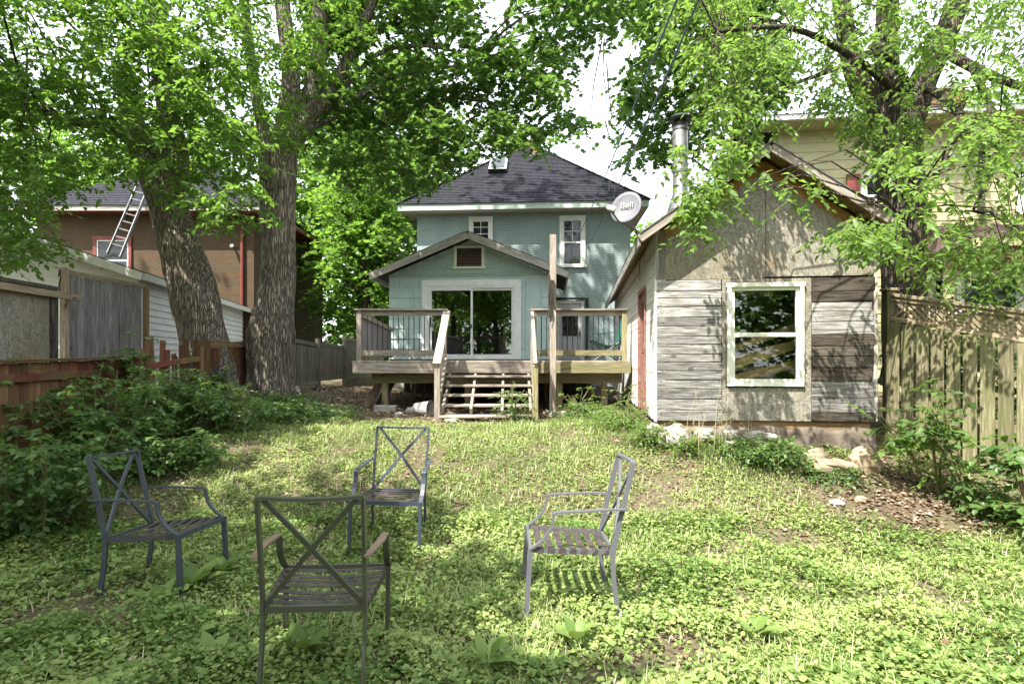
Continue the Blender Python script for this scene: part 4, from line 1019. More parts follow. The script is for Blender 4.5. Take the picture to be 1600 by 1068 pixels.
# ------------------------------------------------------------------ yellow neighbour house on the right
FY = rotframe(6.72, 14.2, -6.5)
yh = thing('yellow_house', 'yellow sided neighbour house behind the shed with maroon porch roof', 'house', frame=FY)
YW, YZ0, YZ1 = 9.0, .6, 7.35
yw1 = (2.02, 2.85, 5.15, 6.15); yw2 = (5.55, 6.5, 5.15, 6.3); yw3 = (3.6, 4.75, 2.75, 3.6)
m = MB(); wall_with_holes(m, 0, YW, 0, .2, YZ0, YZ1, [yw1, yw2, yw3]); m.box(0, .2, .2, 7, YZ0, YZ1); m.box(YW-.2, YW, .2, 7, YZ0, YZ1); m.build('wall', M['yellow'], yh)
lap_boards('siding_board', M['yellow'], yh, .0, YW, 1.4, YZ1-.15, -.001, .225, .02, None, [(a-.1, b+.1, c_-.1, d_+.1) for a, b, c_, d_ in (yw1, yw2, yw3)])
for w_ in (yw1, yw2, yw3): window(yh, w_[0]+.02, w_[1]-.02, w_[2]+.02, w_[3]-.02, -.01, .09, M['white'], M['white'], M['dglass'])
bx('shutter', M['red_paint'], yh, 1.6, 1.9, -.06, -.024, 5.1, 6.2, along='z')
bx('air_conditioner', M['siding'], yh, 2.15, 2.7, -.35, -.03, 5.2, 5.5, c=.02)
bx('corner_board', M['asphalt_brown'], yh, 4.62, 4.75, -.06, -.023, 4.9, 6.9, along='z'); bx('corner_board', M['yellow'], yh, -.02, .12, -.05, -.023, YZ0, YZ1, along='z')
m = MB(); m.box(-.55, YW+.5, -.62, .02, YZ1, YZ1+.03); m.build('soffit', M['yellow'], yh)
for k in range(30): bx('soffit_panel', M['yellow'], yh, -.54+k*.3, -.55+k*.3+.29, -.61, -.01, YZ1-.012, YZ1-.001, along='y')
bx('gutter', M['white'], yh, -.6, YW+.5, -.72, -.62, YZ1+.0, YZ1+.13)
m = MB(); m.add([(-.62,-.75,YZ1+.13),(YW+.5,-.75,YZ1+.13),(YW-3,4.5,YZ1+1.4),(2.5,4.5,YZ1+1.4),(-.62,8,YZ1+.13),(YW+.5,8,YZ1+.13)], [(0,1,2,3),(0,3,4),(1,5,2),(3,2,5,4)]); yr = m.build('roof', M['asphalt_brown'], yh)
m = MB(); m.add([(1.1,.2,YZ1+.3),(1.6,.2,YZ1+.3),(1.35,.2,YZ1+.62),(1.35,1.4,YZ1+.62)], [(0,1,2),(0,2,3),(1,3,2)]); m.build('roof_vent', M['asphalt_brown'], yr)
m = MB(); m.box(5.0,5.6,2.0,2.6,YZ1+.3,YZ1+1.75); m.build('chimney', M['chimney_brick'], yr); bx('chimney_cap', M['concrete'], yr, 4.95, 5.65, 1.95, 2.65, YZ1+1.751, YZ1+1.82)
# porch roof
pz0, pz1 = 4.05, 4.85
m = MB(); m.prism([(3.1,pz0),(YW,pz0),(YW,pz0+.05),(3.1,pz0+.05)], -2.2, -2.15); m.add([(3.1,-2.2,pz0+.05),(YW,-2.2,pz0+.05),(YW,-.03,pz1),(3.1,-.03,pz1),(3.1,-.03,pz0),(YW,-.03,pz0),(3.1,-2.2,pz0),(YW,-2.2,pz0)], [(0,1,2,3),(0,3,4,6),(1,7,5,2),(6,4,5,7)])
pr = m.build('porch_roof', M['maroon'], yh)
slope_courses('shingle_course', M['maroon'], pr, ((3.05,-2.24,pz0+.06),(YW,-2.24,pz0+.06),(YW,-.03,pz1+.01),(3.05,-.03,pz1+.01)), 14, .02)
bx('porch_gutter', M['yellow'], yh, 3.05, YW, -2.3, -2.22, pz0-.12, pz0+.05)
bx('porch_fascia', M['brown_beam'], yh, 3.1, YW, -2.2, -2.16, pz0-.35, pz0-.0)
m = MB(); m.box(3.3, YW, -1.0, -.9, YZ0, pz0-.02); m.build('porch_wall', M['yellow'], yh)
lap_boards('siding_board', M['yellow'], yh, 3.3, YW, 1.4, pz0-.1, -1.001, .2, .02, None, [(3.5, 4.9, 2.6, 3.62)])
window(yh, 3.62, 4.78, 2.72, 3.5, -1.01, .1, M['white'], M['white'], M['dglass'], split=False, muntins=(1,0))
# low wing further left, seen over the shed roof
wing = thing('brown_house', 'far brick house with brown roof showing between the shed roof and the leaves', 'house', loc=(7, 24, .7))
A_ = at(1122, 275, 24); B_ = at(1212, 190, 24)
m = MB(); m.box(A_.x, A_.x+7, 24, 30, .5, 8.2); m.build('wall', M['chimney_brick'], wing)
m = MB(); m.add([(A_.x-.5,23.5,8.1),(A_.x+7.5,23.5,8.1),(A_.x+7.5,30.5,8.1),(A_.x-.5,30.5,8.1),(A_.x+3.3,27,11.6),(A_.x+3.7,27,11.6)], [(0,1,5,4),(1,2,5),(2,3,4,5),(3,0,4)]); wr = m.build('roof', M['asphalt_brown'], wing)
for k in range(1): window(wing, A_.x+.9, A_.x+1.6, 5.6, 7.0, 23.98, .1, M['white'], M['white'], M['dglass'])

# ------------------------------------------------------------------ garden chairs
def make_chair():
    root = bpy.data.objects.new('garden_chair', None); link(root); root.empty_display_size = .2; WM[root] = I4.copy(); FR[root] = I4; RT[root] = root
    H, hs, d, r_, wb, wf, az = .935, .36, .541, .10, .489, .585, .602
    tm, tt = .031, .017
    lo = -.07
    for s in (-1, 1):
        b = MB(); b.sweep([(s*wb/2,-r_,H), (s*wb/2,-r_*.72,H-.16), (s*wb/2,-r_*.3,H-.37), (s*wb/2,-.005,hs+.05), (s*wb/2,.004,hs-.03), (s*wb/2,-.01,.18), (s*wb/2,-.055,lo)], tt, tm, (1,0,0)); b.build('rear_leg', M['chair'], root)
        b = MB(); b.beam((s*wf/2,d,hs+.012), (s*(wf/2),d+.004,lo), tm*.8, tm, up=(0,1,0)); b.build('front_leg', M['chair'], root)
        b = MB(); xa = s*wf/2
        pts = [(s*(wb/2+.016),-.085,az+.04), (s*(wf/2-.012),.06,az+.035), (s*(wf/2),.2,az+.022), (xa,d-.20,az+.008), (xa,d-.145,az+.0), (xa,d-.132,az-.012)]
        b.sweep(pts, [.026,.036,.038,.038,.036,.034], .011, (1,0,0)); b.build('armrest', M['chair'], root)
        b = MB(); q = []
        for i in range(9):
            t = i/8; q.append((xa, d-.135+.135*(t**1.7 if 0 else (1-math.cos(t*math.pi/2))), az-.008-(az-hs-.01)*math.sin(t*math.pi/2)**1.0))
        q = [(xa, d-.138, az-.006), (xa, d-.135, az-.05), (xa, d-.122, az-.10), (xa, d-.098, az-.145), (xa, d-.06, az-.19), (xa, d-.02, az-.222), (xa, d+.004, hs+.006)]
        b.sweep(q, .034, .013, (1,0,0)); b.build('arm_support', M['chair'], root)
        b = MB(); b.beam((s*wb/2,.0,hs), (s*(wf/2-.004),d,hs), .016, tm, up=(0,0,1)); b.build('seat_rail', M['chair'], root)
    b = MB(); b.sweep([(-wb/2,-r_,H), (-wb/4,-r_-.022,H-.003), (0,-r_-.03,H-.005), (wb/4,-r_-.022,H-.003), (wb/2,-r_,H)], .033, .016, (0,1,0)); b.build('top_rail', M['chair'], root)
    b = MB(); b.beam((-wb/2+.006,.0,hs), (wb/2-.006,.0,hs), .018, tm); b.build('seat_rail', M['chair'], root)
    b = MB(); b.beam((-wf/2+.006,d,hs), (wf/2-.006,d,hs), .018, tm+.002); b.build('seat_rail', M['chair'], root)
    for s in (-1, 1):
        b = MB(); b.sweep([(-s*(wb/2-.03),-r_-.005,H-.01), (0,-r_*.55-.012,(H+hs)/2+.03), (s*(wb/2-.012),.0,hs+.02)], .014, .024, (0,1,.2)); b.build('cross_bar', M['chair'], root)
    for k in range(7):
        t = (k+.75)/7.6; w = wb+(wf-wb)*t; y = d*t
        b = MB(); sag = .012+.006*(k%3)
        b.sweep([(-w/2-.008,y,hs-.018),(-w/2-.006,y,hs+.018),(-w/4,y,hs+.014-sag*.7),(0,y,hs+.014-sag),(w/4,y,hs+.014-sag*.7),(w/2+.006,y,hs+.018),(w/2+.008,y,hs-.018)], .042, .003, (0,1,0)); b.build('seat_strap', M['strap'], root)
    return root
def copy_tree(root):
    r = root.copy(); link(r)
    def rec(o, p):
        for c in list(o.children):
            k = c.copy(); link(k); k.parent = p; rec(c, k)
    rec(root, r); return r
poses = [[-2.774,4.1,-1.616,-1.588,.073,-.065],[-.979,2.78,-1.583,.096,.011,.014],[-1.06,5.235,-1.575,3.131,.036,-.021],[.634,3.875,-1.613,1.579,.058,.04]]
labs = ['slate blue metal patio chair turned sideways in the shade at the far left', 'olive metal patio chair seen from behind, nearest of the four', 'blue grey metal patio chair facing the camera, closest to the deck', 'pale grey metal patio chair seen from the side on the sunlit lawn']
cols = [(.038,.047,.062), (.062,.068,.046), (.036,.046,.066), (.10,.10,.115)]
proto = make_chair()
for i, (p, lb, cl) in enumerate(zip(poses, labs, cols)):
    c_ = proto if i == 3 else None
    c_ = copy_tree(proto) if i < 3 else proto
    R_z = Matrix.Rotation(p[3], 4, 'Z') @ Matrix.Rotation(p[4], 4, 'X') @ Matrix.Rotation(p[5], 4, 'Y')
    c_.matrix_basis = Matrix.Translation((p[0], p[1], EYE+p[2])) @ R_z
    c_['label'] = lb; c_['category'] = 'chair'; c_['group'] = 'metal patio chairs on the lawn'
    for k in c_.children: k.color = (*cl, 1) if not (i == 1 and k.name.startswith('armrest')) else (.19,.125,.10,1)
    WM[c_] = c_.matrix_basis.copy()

# ------------------------------------------------------------------ stones
def stone(label, px, py, Y, w, h, mat, seed, cat='stone', group=None, name='stone', dz=0.0):
    p = at(px, py, Y); z = ground(p.x, p.y)
    bm_v = []; bm_f = []; N, Mx = 14, 9
    for j in range(Mx+1):
        ph = math.pi*j/Mx
        for i in range(N):
            th = 2*math.pi*i/N; d = Vector((math.sin(ph)*math.cos(th), math.sin(ph)*math.sin(th), math.cos(ph)))
            k = 1+.38*noise.noise(d*1.4+Vector((seed*3.1,0,0)))+.12*noise.noise(d*4+Vector((seed,2,0)))
            q = Vector((math.copysign(abs(d.x)**.8, d.x), math.copysign(abs(d.y)**.8, d.y), math.copysign(abs(d.z)**.8, d.z)))
            bm_v.append((p.x+q.x*k*w/2, p.y+q.y*k*w*.38, z+dz+h*.35+q.z*k*h/2))
    for j in range(Mx):
        for i in range(N): bm_f.append((j*N+i, (j+1)*N+i, (j+1)*N+(i+1)%N, j*N+(i+1)%N))
    t = thing(name, label, cat, loc=(p.x, p.y, z), group=group)
    m = MB(); m.add(bm_v, bm_f); o = m.build('rock', mat, t)
    return o
sl_lab = [('white sunlit foundation boulder left of the shed window, largest of the row', 1057, 672, 6.85, .30, .26), ('pale stone tucked right of the white boulder at the shed foot', 1103, 664, 6.9, .24, .17),
 ('small pale stone low in the grass under the shed window', 1140, 684, 6.6, .13, .13), ('pale rounded stone at the shed foot below the window centre', 1180, 666, 6.8, .25, .15),
 ('pale stone at the shed foot just left of the leafy weeds', 1202, 668, 6.75, .20, .15), ('grey stone at the shed corner by the door', 1022, 668, 7.0, .22, .2), ('small chalky stone between white boulder and the shed corner', 1036, 672, 6.9, .15, .14), ('flat pale stone above the small one in the grass', 1143, 664, 6.85, .20, .15)]
for i, (lb, px, py, Y, w, h) in enumerate(sl_lab): stone(lb, px, py, Y, w, h, M['rock'], i+1, group='pale stones along the shed foot', dz=.07)
stone('large brown boulder leaning at the right corner of the shed', 1352, 664, 6.35, .32, .30, M['rock_brown'], 12)
stone('long tan rock slab right of the weeds at the shed foot', 1300, 678, 6.3, .45, .16, M['rock_brown'], 14)
stone('tan rounded rock beside the weeds at the shed foot', 1275, 668, 6.5, .25, .18, M['rock_brown'], 15)
stone('flat tan rock fragment in the soil near the fence', 1345, 706, 5.75, .12, .07, M['rock_brown'], 16)
stone('pale flat stone on the bare soil right of the shed', 1308, 712, 5.7, .16, .05, M['rock'], 17)
stone('pale stone at the foot of the grey fence post', 462, 612, 11.8, .2, .15, M['rock'], 18)
stone('small white stone at the edge of the left shrubs', 372, 668, 8.6, .14, .10, M['rock'], 19)
stone('grey stone in the dirt before the deck footing', 622, 652, 9.6, .14, .08, M['rock'], 20)
stone('square pale stone beside the bucket under the deck', 642, 643, 10.2, .18, .12, M['rock'], 21)
stone('flat grey stone at the bottom of the stairs', 706, 660, 8.9, .22, .08, M['concrete'], 22)

# ------------------------------------------------------------------ leaves
def T_kite(w=.36, fold=.10): return (np.array([[0,0,0],[w*.9,.38,fold],[0,1,-.03],[-w*.9,.38,fold]]), np.array([[0,1,2],[0,2,3]]))
def T_lance(w=.26, fold=.07):
    v = np.array([[0,0,0],[w,.30,fold],[w*.75,.66,fold*.6],[0,1,-.10],[-w*.75,.66,fold*.6],[-w,.30,fold],[0,.5,0]])
    return v, np.array([[0,1,6],[1,2,6],[2,3,6],[3,4,6],[4,5,6],[5,0,6]])
def T_maple():
    o = [(0,0),(.22,-.06),(.30,.10),(.56,.12),(.42,.34),(.55,.62),(.26,.58),(.13,.72),(0,1.02),(-.13,.72),(-.26,.58),(-.55,.62),(-.42,.34),(-.56,.12),(-.30,.10),(-.22,-.06)]
    v = np.array([[x,y,-.10*abs(x)-.05*y*y] for x, y in o]+[[0,.35,.03]]); n = len(o)
    return v, np.array([[i,(i+1)%n,n] for i in range(n)])
def T_round():
    n = 8; v = [[0,0,-.03]]; 
    for i in range(1, n): a = 2*math.pi*i/n-math.pi/2; v.append([.5*math.cos(a)*1.08, .52+.5*math.sin(a), .07])
    v.append([0,.48,-.03]); k = len(v)
    return np.array(v), np.array([[i,(i+1)%(k-1),k-1] for i in range(k-1)])
def T_blade(): return (np.array([[-.035,0,0],[.035,0,0],[.028,.45,.03],[-.028,.45,.03],[.003,1,-.22]]), np.array([[0,1,2],[0,2,3],[3,2,4]]))
def norm(a): return a/np.maximum(np.linalg.norm(a, axis=1, keepdims=True), 1e-9)
def leaf_mesh(name, mat, parent, pos, dirs, nrm, size, tmpl, tint=None, kind=None, wid=None):
    tv, tf = tmpl; N = len(pos)
    if N == 0: return None
    y = norm(dirs); x = norm(np.cross(y, nrm)); z = np.cross(x, y)
    sx = size if wid is None else size*wid
    V = pos[:,None,:] + tv[None,:,0,None]*x[:,None,:]*sx[:,None,None] + tv[None,:,1,None]*y[:,None,:]*size[:,None,None] + tv[None,:,2,None]*z[:,None,:]*size[:,None,None]
    k = len(tv); Fc = (tf[None]+(np.arange(N)*k)[:,None,None]).reshape(-1, 3)
    me = bpy.data.meshes.new(name)
    V = V.reshape(-1, 3)
    fr = frame_of(parent)
    fill(me, V, Fc); me.materials.append(mat)
    if tint is None: tint = rng.random(N)
    a = me.attributes.new('tint', 'FLOAT', 'POINT'); a.data.foreach_set('value', np.repeat(tint, k).astype(np.float32))
    o = bpy.data.objects.new(name, me); attach(o, fr.copy(), parent)
    if kind: o['kind'] = kind
    return o
def sprays(org, L, nl, droop=.25, spread=.9, out=None, size=.07, upn=.8, sz_var=.35):
    """twigs at org, each with nl leaves on alternate sides; returns twig ends and leaf arrays"""
    N = len(org); az = rng.random(N)*2*math.pi
    d = np.stack([np.cos(az), np.sin(az), rng.normal(-droop, .28, N)], 1)
    if out is not None: d = d*.6+out*.9+np.array([0,0,-droop*.5])
    d = norm(d); Ls = L*(.6+.7*rng.random(N))
    t = (np.arange(nl)+.6)/nl; side = norm(np.cross(d, np.array([0,0,1.])))
    P_ = org[:,None,:]+d[:,None,:]*(t[None,:,None]*Ls[:,None,None]); P_[:,:,2] -= (t[None]**2)*Ls[:,None]*.25*(1+droop)
    sg = np.where(np.arange(nl) % 2 == 0, 1., -1.)
    ld = d[:,None,:]*.55+side[:,None,:]*sg[None,:,None]*spread+rng.normal(0,.28,(N,nl,3)); ld[:,-1,:] = d+rng.normal(0,.1,(N,3))
    ld[:,:,2] -= .28
    nr = np.stack([rng.normal(0,.45,(N,nl)), rng.normal(0,.45,(N,nl)), np.full((N,nl), upn)], 2)
    sz = size*(1-sz_var/2+sz_var*rng.random((N,nl)))
    return d, Ls, P_.reshape(-1,3), ld.reshape(-1,3), nr.reshape(-1,3), sz.reshape(-1)
def twig_mesh(parent, mat, org, d, Ls, r=.004, name='twigs'):
    N = len(org); a = norm(np.cross(d, np.array([.3,.2,1.]))); b = np.cross(d, a)
    e = org+d*Ls[:,None]; e[:,2] -= Ls*.25; mid = org+d*Ls[:,None]*.5; mid[:,2] -= Ls*.06
    V = np.stack([org+a*r, org-a*r*.5+b*r*.8, org-a*r*.5-b*r*.8, mid+a*r*.8, mid-a*r*.4+b*r*.6, mid-a*r*.4-b*r*.6, e], 1).reshape(-1,3)
    f = np.array([[0,1,4],[0,4,3],[1,2,5],[1,5,4],[2,0,3],[2,3,5],[3,4,6],[4,5,6],[5,3,6]])
    Fc = (f[None]+(np.arange(N)*7)[:,None,None]).reshape(-1,3)
    me = bpy.data.meshes.new(name); fill(me, V, Fc); me.materials.append(mat)
    o = bpy.data.objects.new(name, me); attach(o, frame_of(parent).copy(), parent); o['kind'] = 'stuff'; return o
def clump_pts(cx, cy, cz, rx, ry, rz, n):
    u = norm(rng.normal(size=(n,3))); r = rng.random(n)**.45
    return np.array([cx,cy,cz])+u*r[:,None]*np.array([rx,ry,rz])
def inpoly(px, py, poly):
    ins = np.zeros(len(px), bool); j = len(poly)-1
    for i in range(len(poly)):
        xi, yi = poly[i]; xj, yj = poly[j]
        c = ((yi > py) != (yj > py)) & (px < (xj-xi)*(py-yi)/((yj-yi)+1e-9)+xi); ins ^= c; j = i
    return ins
def canopy_pts(poly, Y0, Y1, n, clus=0.5, cell=0.9, seed=0, keep=0.0):
    """points through a slab of crown whose outline, seen from the lawn, is poly; grouped in boughs with gaps between"""
    xs = [p[0] for p in poly]; ys = [p[1] for p in poly]; out = []
    while sum(len(o) for o in out) < n:
        px = rng.uniform(min(xs), max(xs), n*3); py = rng.uniform(min(ys), max(ys), n*3); Y = rng.uniform(Y0, Y1, n*3)
        jx = rng.normal(0, 8, n*3); jy = rng.normal(0, 8, n*3)
        k = inpoly(px+jx, py+jy, poly); px, py, Y = px[k], py[k], Y[k]
        P_ = np.stack([(px-800)/F*Y, Y, EYE+(HY-py)/F*Y], 1)
        dn = np.array([noise.noise(Vector((p[0]/cell+seed, p[1]/cell, p[2]/cell*1.35))) for p in P_])
        k = dn > keep+rng.normal(0,.06,len(dn)); out.append(P_[k])
    return np.concatenate(out)[:n]
def trunk_mesh(name, mat, parent, pts, rad, seg=40, ridge=.05, seed=0, flare=0.0, sub=14):
    """trunk or limb through pts with bark ridges and a flared, lobed foot"""
    pts = [Vector(p) for p in pts]; n = len(pts); Pn = []; Rn = []
    for i in range(n-1):
        p0, p1, p2, p3 = pts[max(i-1,0)], pts[i], pts[i+1], pts[min(i+2,n-1)]
        for k in range(sub):
            t = k/sub; Pn.append(.5*((2*p1)+(-p0+p2)*t+(2*p0-5*p1+4*p2-p3)*t*t+(-p0+3*p1-3*p2+p3)*t**3)); Rn.append(rad[i]+(rad[i+1]-rad[i])*t)
    Pn.append(pts[-1]); Rn.append(rad[-1])
    m = MB(); up = None; N = len(Pn); base = Pn[0]
    for i, p in enumerate(Pn):
        t = (Pn[min(i+1,N-1)]-Pn[max(i-1,0)]).normalized()
        if up is None: up = t.orthogonal().normalized()
        up = (up-t*up.dot(t)).normalized(); q = t.cross(up)
        h = (p-base).length
        for k in range(seg):
            a = 2*math.pi*k/seg; d = up*math.cos(a)+q*math.sin(a)
            fl = 1+flare*math.exp(-h/.35)*(1+.8*math.sin(a*4+seed)+.4*math.sin(a*7+seed*2))
            rd = noise.noise(Vector((math.cos(a)*4.5+seed, math.sin(a)*4.5, h*1.1)))*ridge*1.0+noise.noise(Vector((math.cos(a)*13+seed, math.sin(a)*13, h*3.0)))*ridge*.55+noise.noise(Vector((math.cos(a)*1.4, math.sin(a)*1.4+seed, h*.9)))*ridge*1.6
            m.v.append(tuple(p+d*Rn[i]*(fl+rd)))
    for i in range(N-1):
        for k in range(seg):
            a = i*seg+k; b = i*seg+(k+1)%seg; m.f.append((a,b,b+seg,a+seg))
    m.f.append(tuple((N-1)*seg+k for k in range(seg)))
    return m.build(name, mat, parent, True)
def limb(parent, mat, pts, r0, r1, name='limb', seg=10, seed=0):
    n = len(pts); return trunk_mesh(name, mat, parent, pts, [r0+(r1-r0)*i/(n-1) for i in range(n)], seg, .05, seed, 0, 6)
def boughs(parent, mat, starts, pts, n, r=.022):
    """branches from the limbs out into the leaf masses"""
    S_ = [Vector(q) for q in starts]; D_ = []
    for a, b in zip(S_[:-1], S_[1:]):
        if (a-b).length < 3: D_ += [a.lerp(b, f) for f in (0, .25, .5, .75)]
    S_ = D_+S_
    for k in range(n):
        e = Vector(pts[rng.integers(len(pts))]); s = min(S_, key=lambda q: (q-e).length+rng.random()*.9)
        if (e-s).length > 3.2: continue
        mid = s.lerp(e, .5)+Vector((rng.normal(0,.15), rng.normal(0,.15), .18*(e-s).length))
        P_ = [s.lerp(mid, .0), s.lerp(mid, .55)+Vector((0,0,.05)), mid, mid.lerp(e, .6)+Vector((0,0,.04)), e]
        m = MB(); m.tube(P_, [r, r*.8, r*.6, r*.4, r*.2], 6, False); m.build('branch', mat, parent, True)

def crown(parent, org, leafm, tmpl, L, nl, size, droop=.25, seed=0, twigm=None, name='crown', **kw):
    d, Ls, P_, ld, nr, sz_ = sprays(org, L, nl, droop, size=size, **kw)
    base = np.array([noise.noise(Vector((p[0]*.8, p[1]*.8, p[2]*.8+seed))) for p in org])
    tint = np.clip(np.repeat(.5+base*.7, nl)+rng.normal(0,.22,len(P_)), 0, 1)
    c = leaf_mesh(name, leafm, parent, P_, ld, nr, sz_, tmpl, tint)
    c['kind'] = 'stuff'
    twig_mesh(parent, twigm or M['twig'], org, d, Ls)
    return c

# ---- big trees of the yard
t1 = thing('ash_tree', 'big leaning tree with hollow foot, left of the pair by the red fence', 'tree', loc=at(328, 606, 11.0))
Y1 = 10.6
trk = [at(330,622,Y1), at(325,560,Y1), at(310,490,Y1), at(292,420,Y1), at(268,340,Y1), at(247,290,Y1), at(222,230,Y1), at(205,180,Y1), at(196,110,Y1-.3)]
trunk_mesh('trunk', M['bark'], t1, trk, [.42,.40,.39,.37,.33,.28,.24,.19,.14], 72, .085, 1.0, .30, 18)
limb(t1, M['bark'], [at(262,320,Y1), at(275,250,Y1-.2), at(262,170,Y1-.5), at(250,90,Y1-.8), at(240,-60,Y1-1.0)], .26, .10, seed=3)
limb(t1, M['bark'], [at(225,240,Y1), at(180,200,Y1-.6), at(120,190,Y1-1.2), at(40,160,Y1-1.6)], .15, .05, seed=4)
limb(t1, M['bark'], [at(240,130,Y1-.6), at(320,105,Y1-1), at(390,100,Y1-1.2)], .06, .02, seed=5)
m = MB(); hp = at(334, 592, Y1-.46); m.tube([hp+Vector((0,.12,-.25)), hp+Vector((.0,.0,-.02)), hp+Vector((0.0,.02,.14)), hp+Vector((-.01,.1,.30))], [.10,.10,.07,.015], 14); m.build('hollow', M['dark'], t1, True)  # dark plug; the shade of the hollow is put into its colour
t2 = thing('maple_tree', 'big upright bulging trunk with high forks, right of the pair by the fence', 'tree', loc=at(422, 616, 11.5))
Y2 = 11.4
trunk_mesh('trunk', M['bark'], t2, [at(424,632,Y2), at(422,580,Y2), at(424,520,Y2), at(432,450,Y2), at(436,380,Y2), at(434,310,Y2), at(434,250,Y2), at(436,215,Y2)], [.42,.39,.42,.34,.33,.33,.36,.33], 72, .08, 2.3, .22, 18)
st2 = []
for pts, a, b in (([at(425,260,Y2), at(402,160,Y2-.1), at(388,60,Y2-.2), at(375,-60,Y2-.4)], .13, .08), ([at(436,235,Y2), at(450,180,Y2), at(455,110,Y2-.2), at(445,40,Y2-.2), at(432,-80,Y2-.3)], .23, .13),
                  ([at(448,235,Y2), at(480,175,Y2+.1), at(496,100,Y2), at(500,20,Y2), at(496,-80,Y2)], .22, .14), ([at(462,200,Y2), at(500,165,Y2+.2), at(535,110,Y2+.3), at(560,50,Y2+.4), at(600,-30,Y2+.5)], .15, .09),
                  ([at(500,172,Y2+.2), at(560,150,Y2+.8), at(620,120,Y2+1.2), at(690,105,Y2+1.6), at(775,107,Y2+2)], .085, .02), ([at(470,205,Y2), at(530,180,Y2+.6), at(600,132,Y2+1), at(700,152,Y2+1.4), at(770,160,Y2+1.6)], .06, .015),
                  ([at(520,160,Y2+.4), at(590,85,Y2+.8), at(665,72,Y2+1.1), at(740,90,Y2+1.3), at(765,105,Y2+1.5)], .06, .015), ([at(440,230,Y2), at(405,270,Y2-.5), at(380,230,Y2-.9), at(350,190,Y2-1.2)], .06, .02)):
    limb(t2, M['bark'], pts, a, b, seed=len(st2)+6); st2 += pts
# crowns: left mass
PL = [(-260,-80),(405,-80),(400,60),(410,140),(400,200),(395,255),(395,300),(420,330),(400,345),(330,345),(290,325),(255,295),(235,285),(215,262),(190,265),(160,272),(110,300),(90,300),(60,335),(90,385),(50,405),(20,415),(-60,415),(-260,380)]
pA = canopy_pts(PL, 7.2, 11.2, 4300, cell=.75, seed=2, keep=.02)
pA = np.concatenate([pA, canopy_pts([(400,-80),(570,-80),(560,60),(530,150),(520,240),(470,260),(400,250)], 12.0, 14.0, 420, cell=.8, seed=3, keep=0), canopy_pts([(425,45),(470,30),(515,70),(500,110),(455,110),(430,80)], 9.6, 10.3, 55, cell=5, keep=-1), canopy_pts([(400,-40),(560,-40),(550,60),(520,130),(480,160),(430,120),(405,60)], 9.6, 10.8, 90, cell=.5, keep=.05), canopy_pts([(400,120),(440,135),(470,180),(478,225),(440,235),(400,250),(385,200)], 9.6, 10.4, 75, cell=5, keep=-1)])
crown(t1, pA, M['leafA'], T_lance(.29), .34, 9, .098, .28, 1)
boughs(t1, M['bark_dark'], [at(262,170,Y1-.5), at(250,90,Y1-.8), at(180,200,Y1-.6), at(120,190,Y1-1.2), at(40,160,Y1-1.6), at(205,180,Y1), at(268,300,Y1)], pA, 70, .022)
PL2 = [(-900,-700),(560,-700),(560,-60),(-260,-60),(-260,300),(-900,300)]
crown(t1, canopy_pts(PL2, 7.0, 12.0, 1500, cell=1.0, seed=5, keep=.03), M['leafA'], T_kite(.5), .42, 7, .16, .3, 2, name='upper_crown')
# centre mass, lobed leaves over the house roof
PC = [(470,-60),(735,-60),(745,0),(760,38),(800,44),(806,-60),(1010,-60),(990,12),(985,35),(940,75),(885,96),(905,105),(890,125),(868,160),(900,178),(932,198),(930,222),(905,222),(885,205),(872,218),(862,238),(830,225),(800,222),(780,236),(752,238),(722,252),(700,268),(665,288),(640,300),(600,305),(560,300),(500,250),(475,200)]
pB = canopy_pts(PC, 11.2, 15.5, 3900, cell=.9, seed=9, keep=0.0)
crown(t2, pB, M['leafB'], T_maple(), .32, 8, .105, .2, 3, upn=1.0)
boughs(t2, M['bark_dark'], [at(690,105,Y2+1.6), at(620,120,Y2+1.2), at(700,152,Y2+1.4), at(600,132,Y2+1), at(665,72,Y2+1.1), at(560,50,Y2+.4), at(740,90,Y2+1.3)], pB, 70, .02)
PC2 = [(420,-700),(1000,-650),(1000,-50),(420,-50)]
crown(t2, canopy_pts(PC2, 10.5, 15.5, 1000, cell=1.1, seed=12, keep=.02), M['leafB'], T_kite(.55), .42, 7, .2, .2, 4, name='upper_crown')
m = MB()
for pts in (([at(944,60,13.5), at(942,110,13.5), at(948,150,13.5), at(946,200,13.6), at(940,230,13.6)]), ([at(948,100,13.5), at(952,150,13.5), at(957,190,13.5)]), ([at(940,65,13.5), at(928,130,13.5), at(924,170,13.5)]), ([at(946,190,13.6), at(952,215,13.6), at(960,225,13.6)])):
    m.tube(pts, [.018,.014,.011,.008,.004][:len(pts)], 5)
m.build('dead_twig', M['bark_dark'], t2)
# dark maple behind the shed
t3 = thing('maple_tree', 'dark lobed maple crown hanging in the sky gap above the stove pipe', 'tree', loc=at(1135, 560, 18))
trunk_mesh('trunk', M['bark_dark'], t3, [at(1150,600,18), at(1150,450,18), at(1145,300,18), at(1160,150,17.5), at(1150,0,17)], [.4,.36,.3,.22,.14], 20, .06, 5, .2, 8)
PR = [(1000,-60),(1230,-60),(1235,150),(1190,190),(1130,205),(1105,230),(1070,240),(1048,262),(1030,240),(1012,255),(985,270),(975,245),(1000,225),(980,215),(965,190),(962,150),(965,120),(985,100),(1000,85),(990,50)]
pC = canopy_pts(PR, 15.2, 18.5, 1600, cell=1.2, seed=21, keep=-.06)
crown(t3, pC, M['leafB'], T_maple(), .42, 9, .14, .3, 6, upn=1.0)
boughs(t3, M['bark_dark'], [at(1160,150,17.5), at(1145,300,18), at(1150,0,17)], pC, 30, .05)

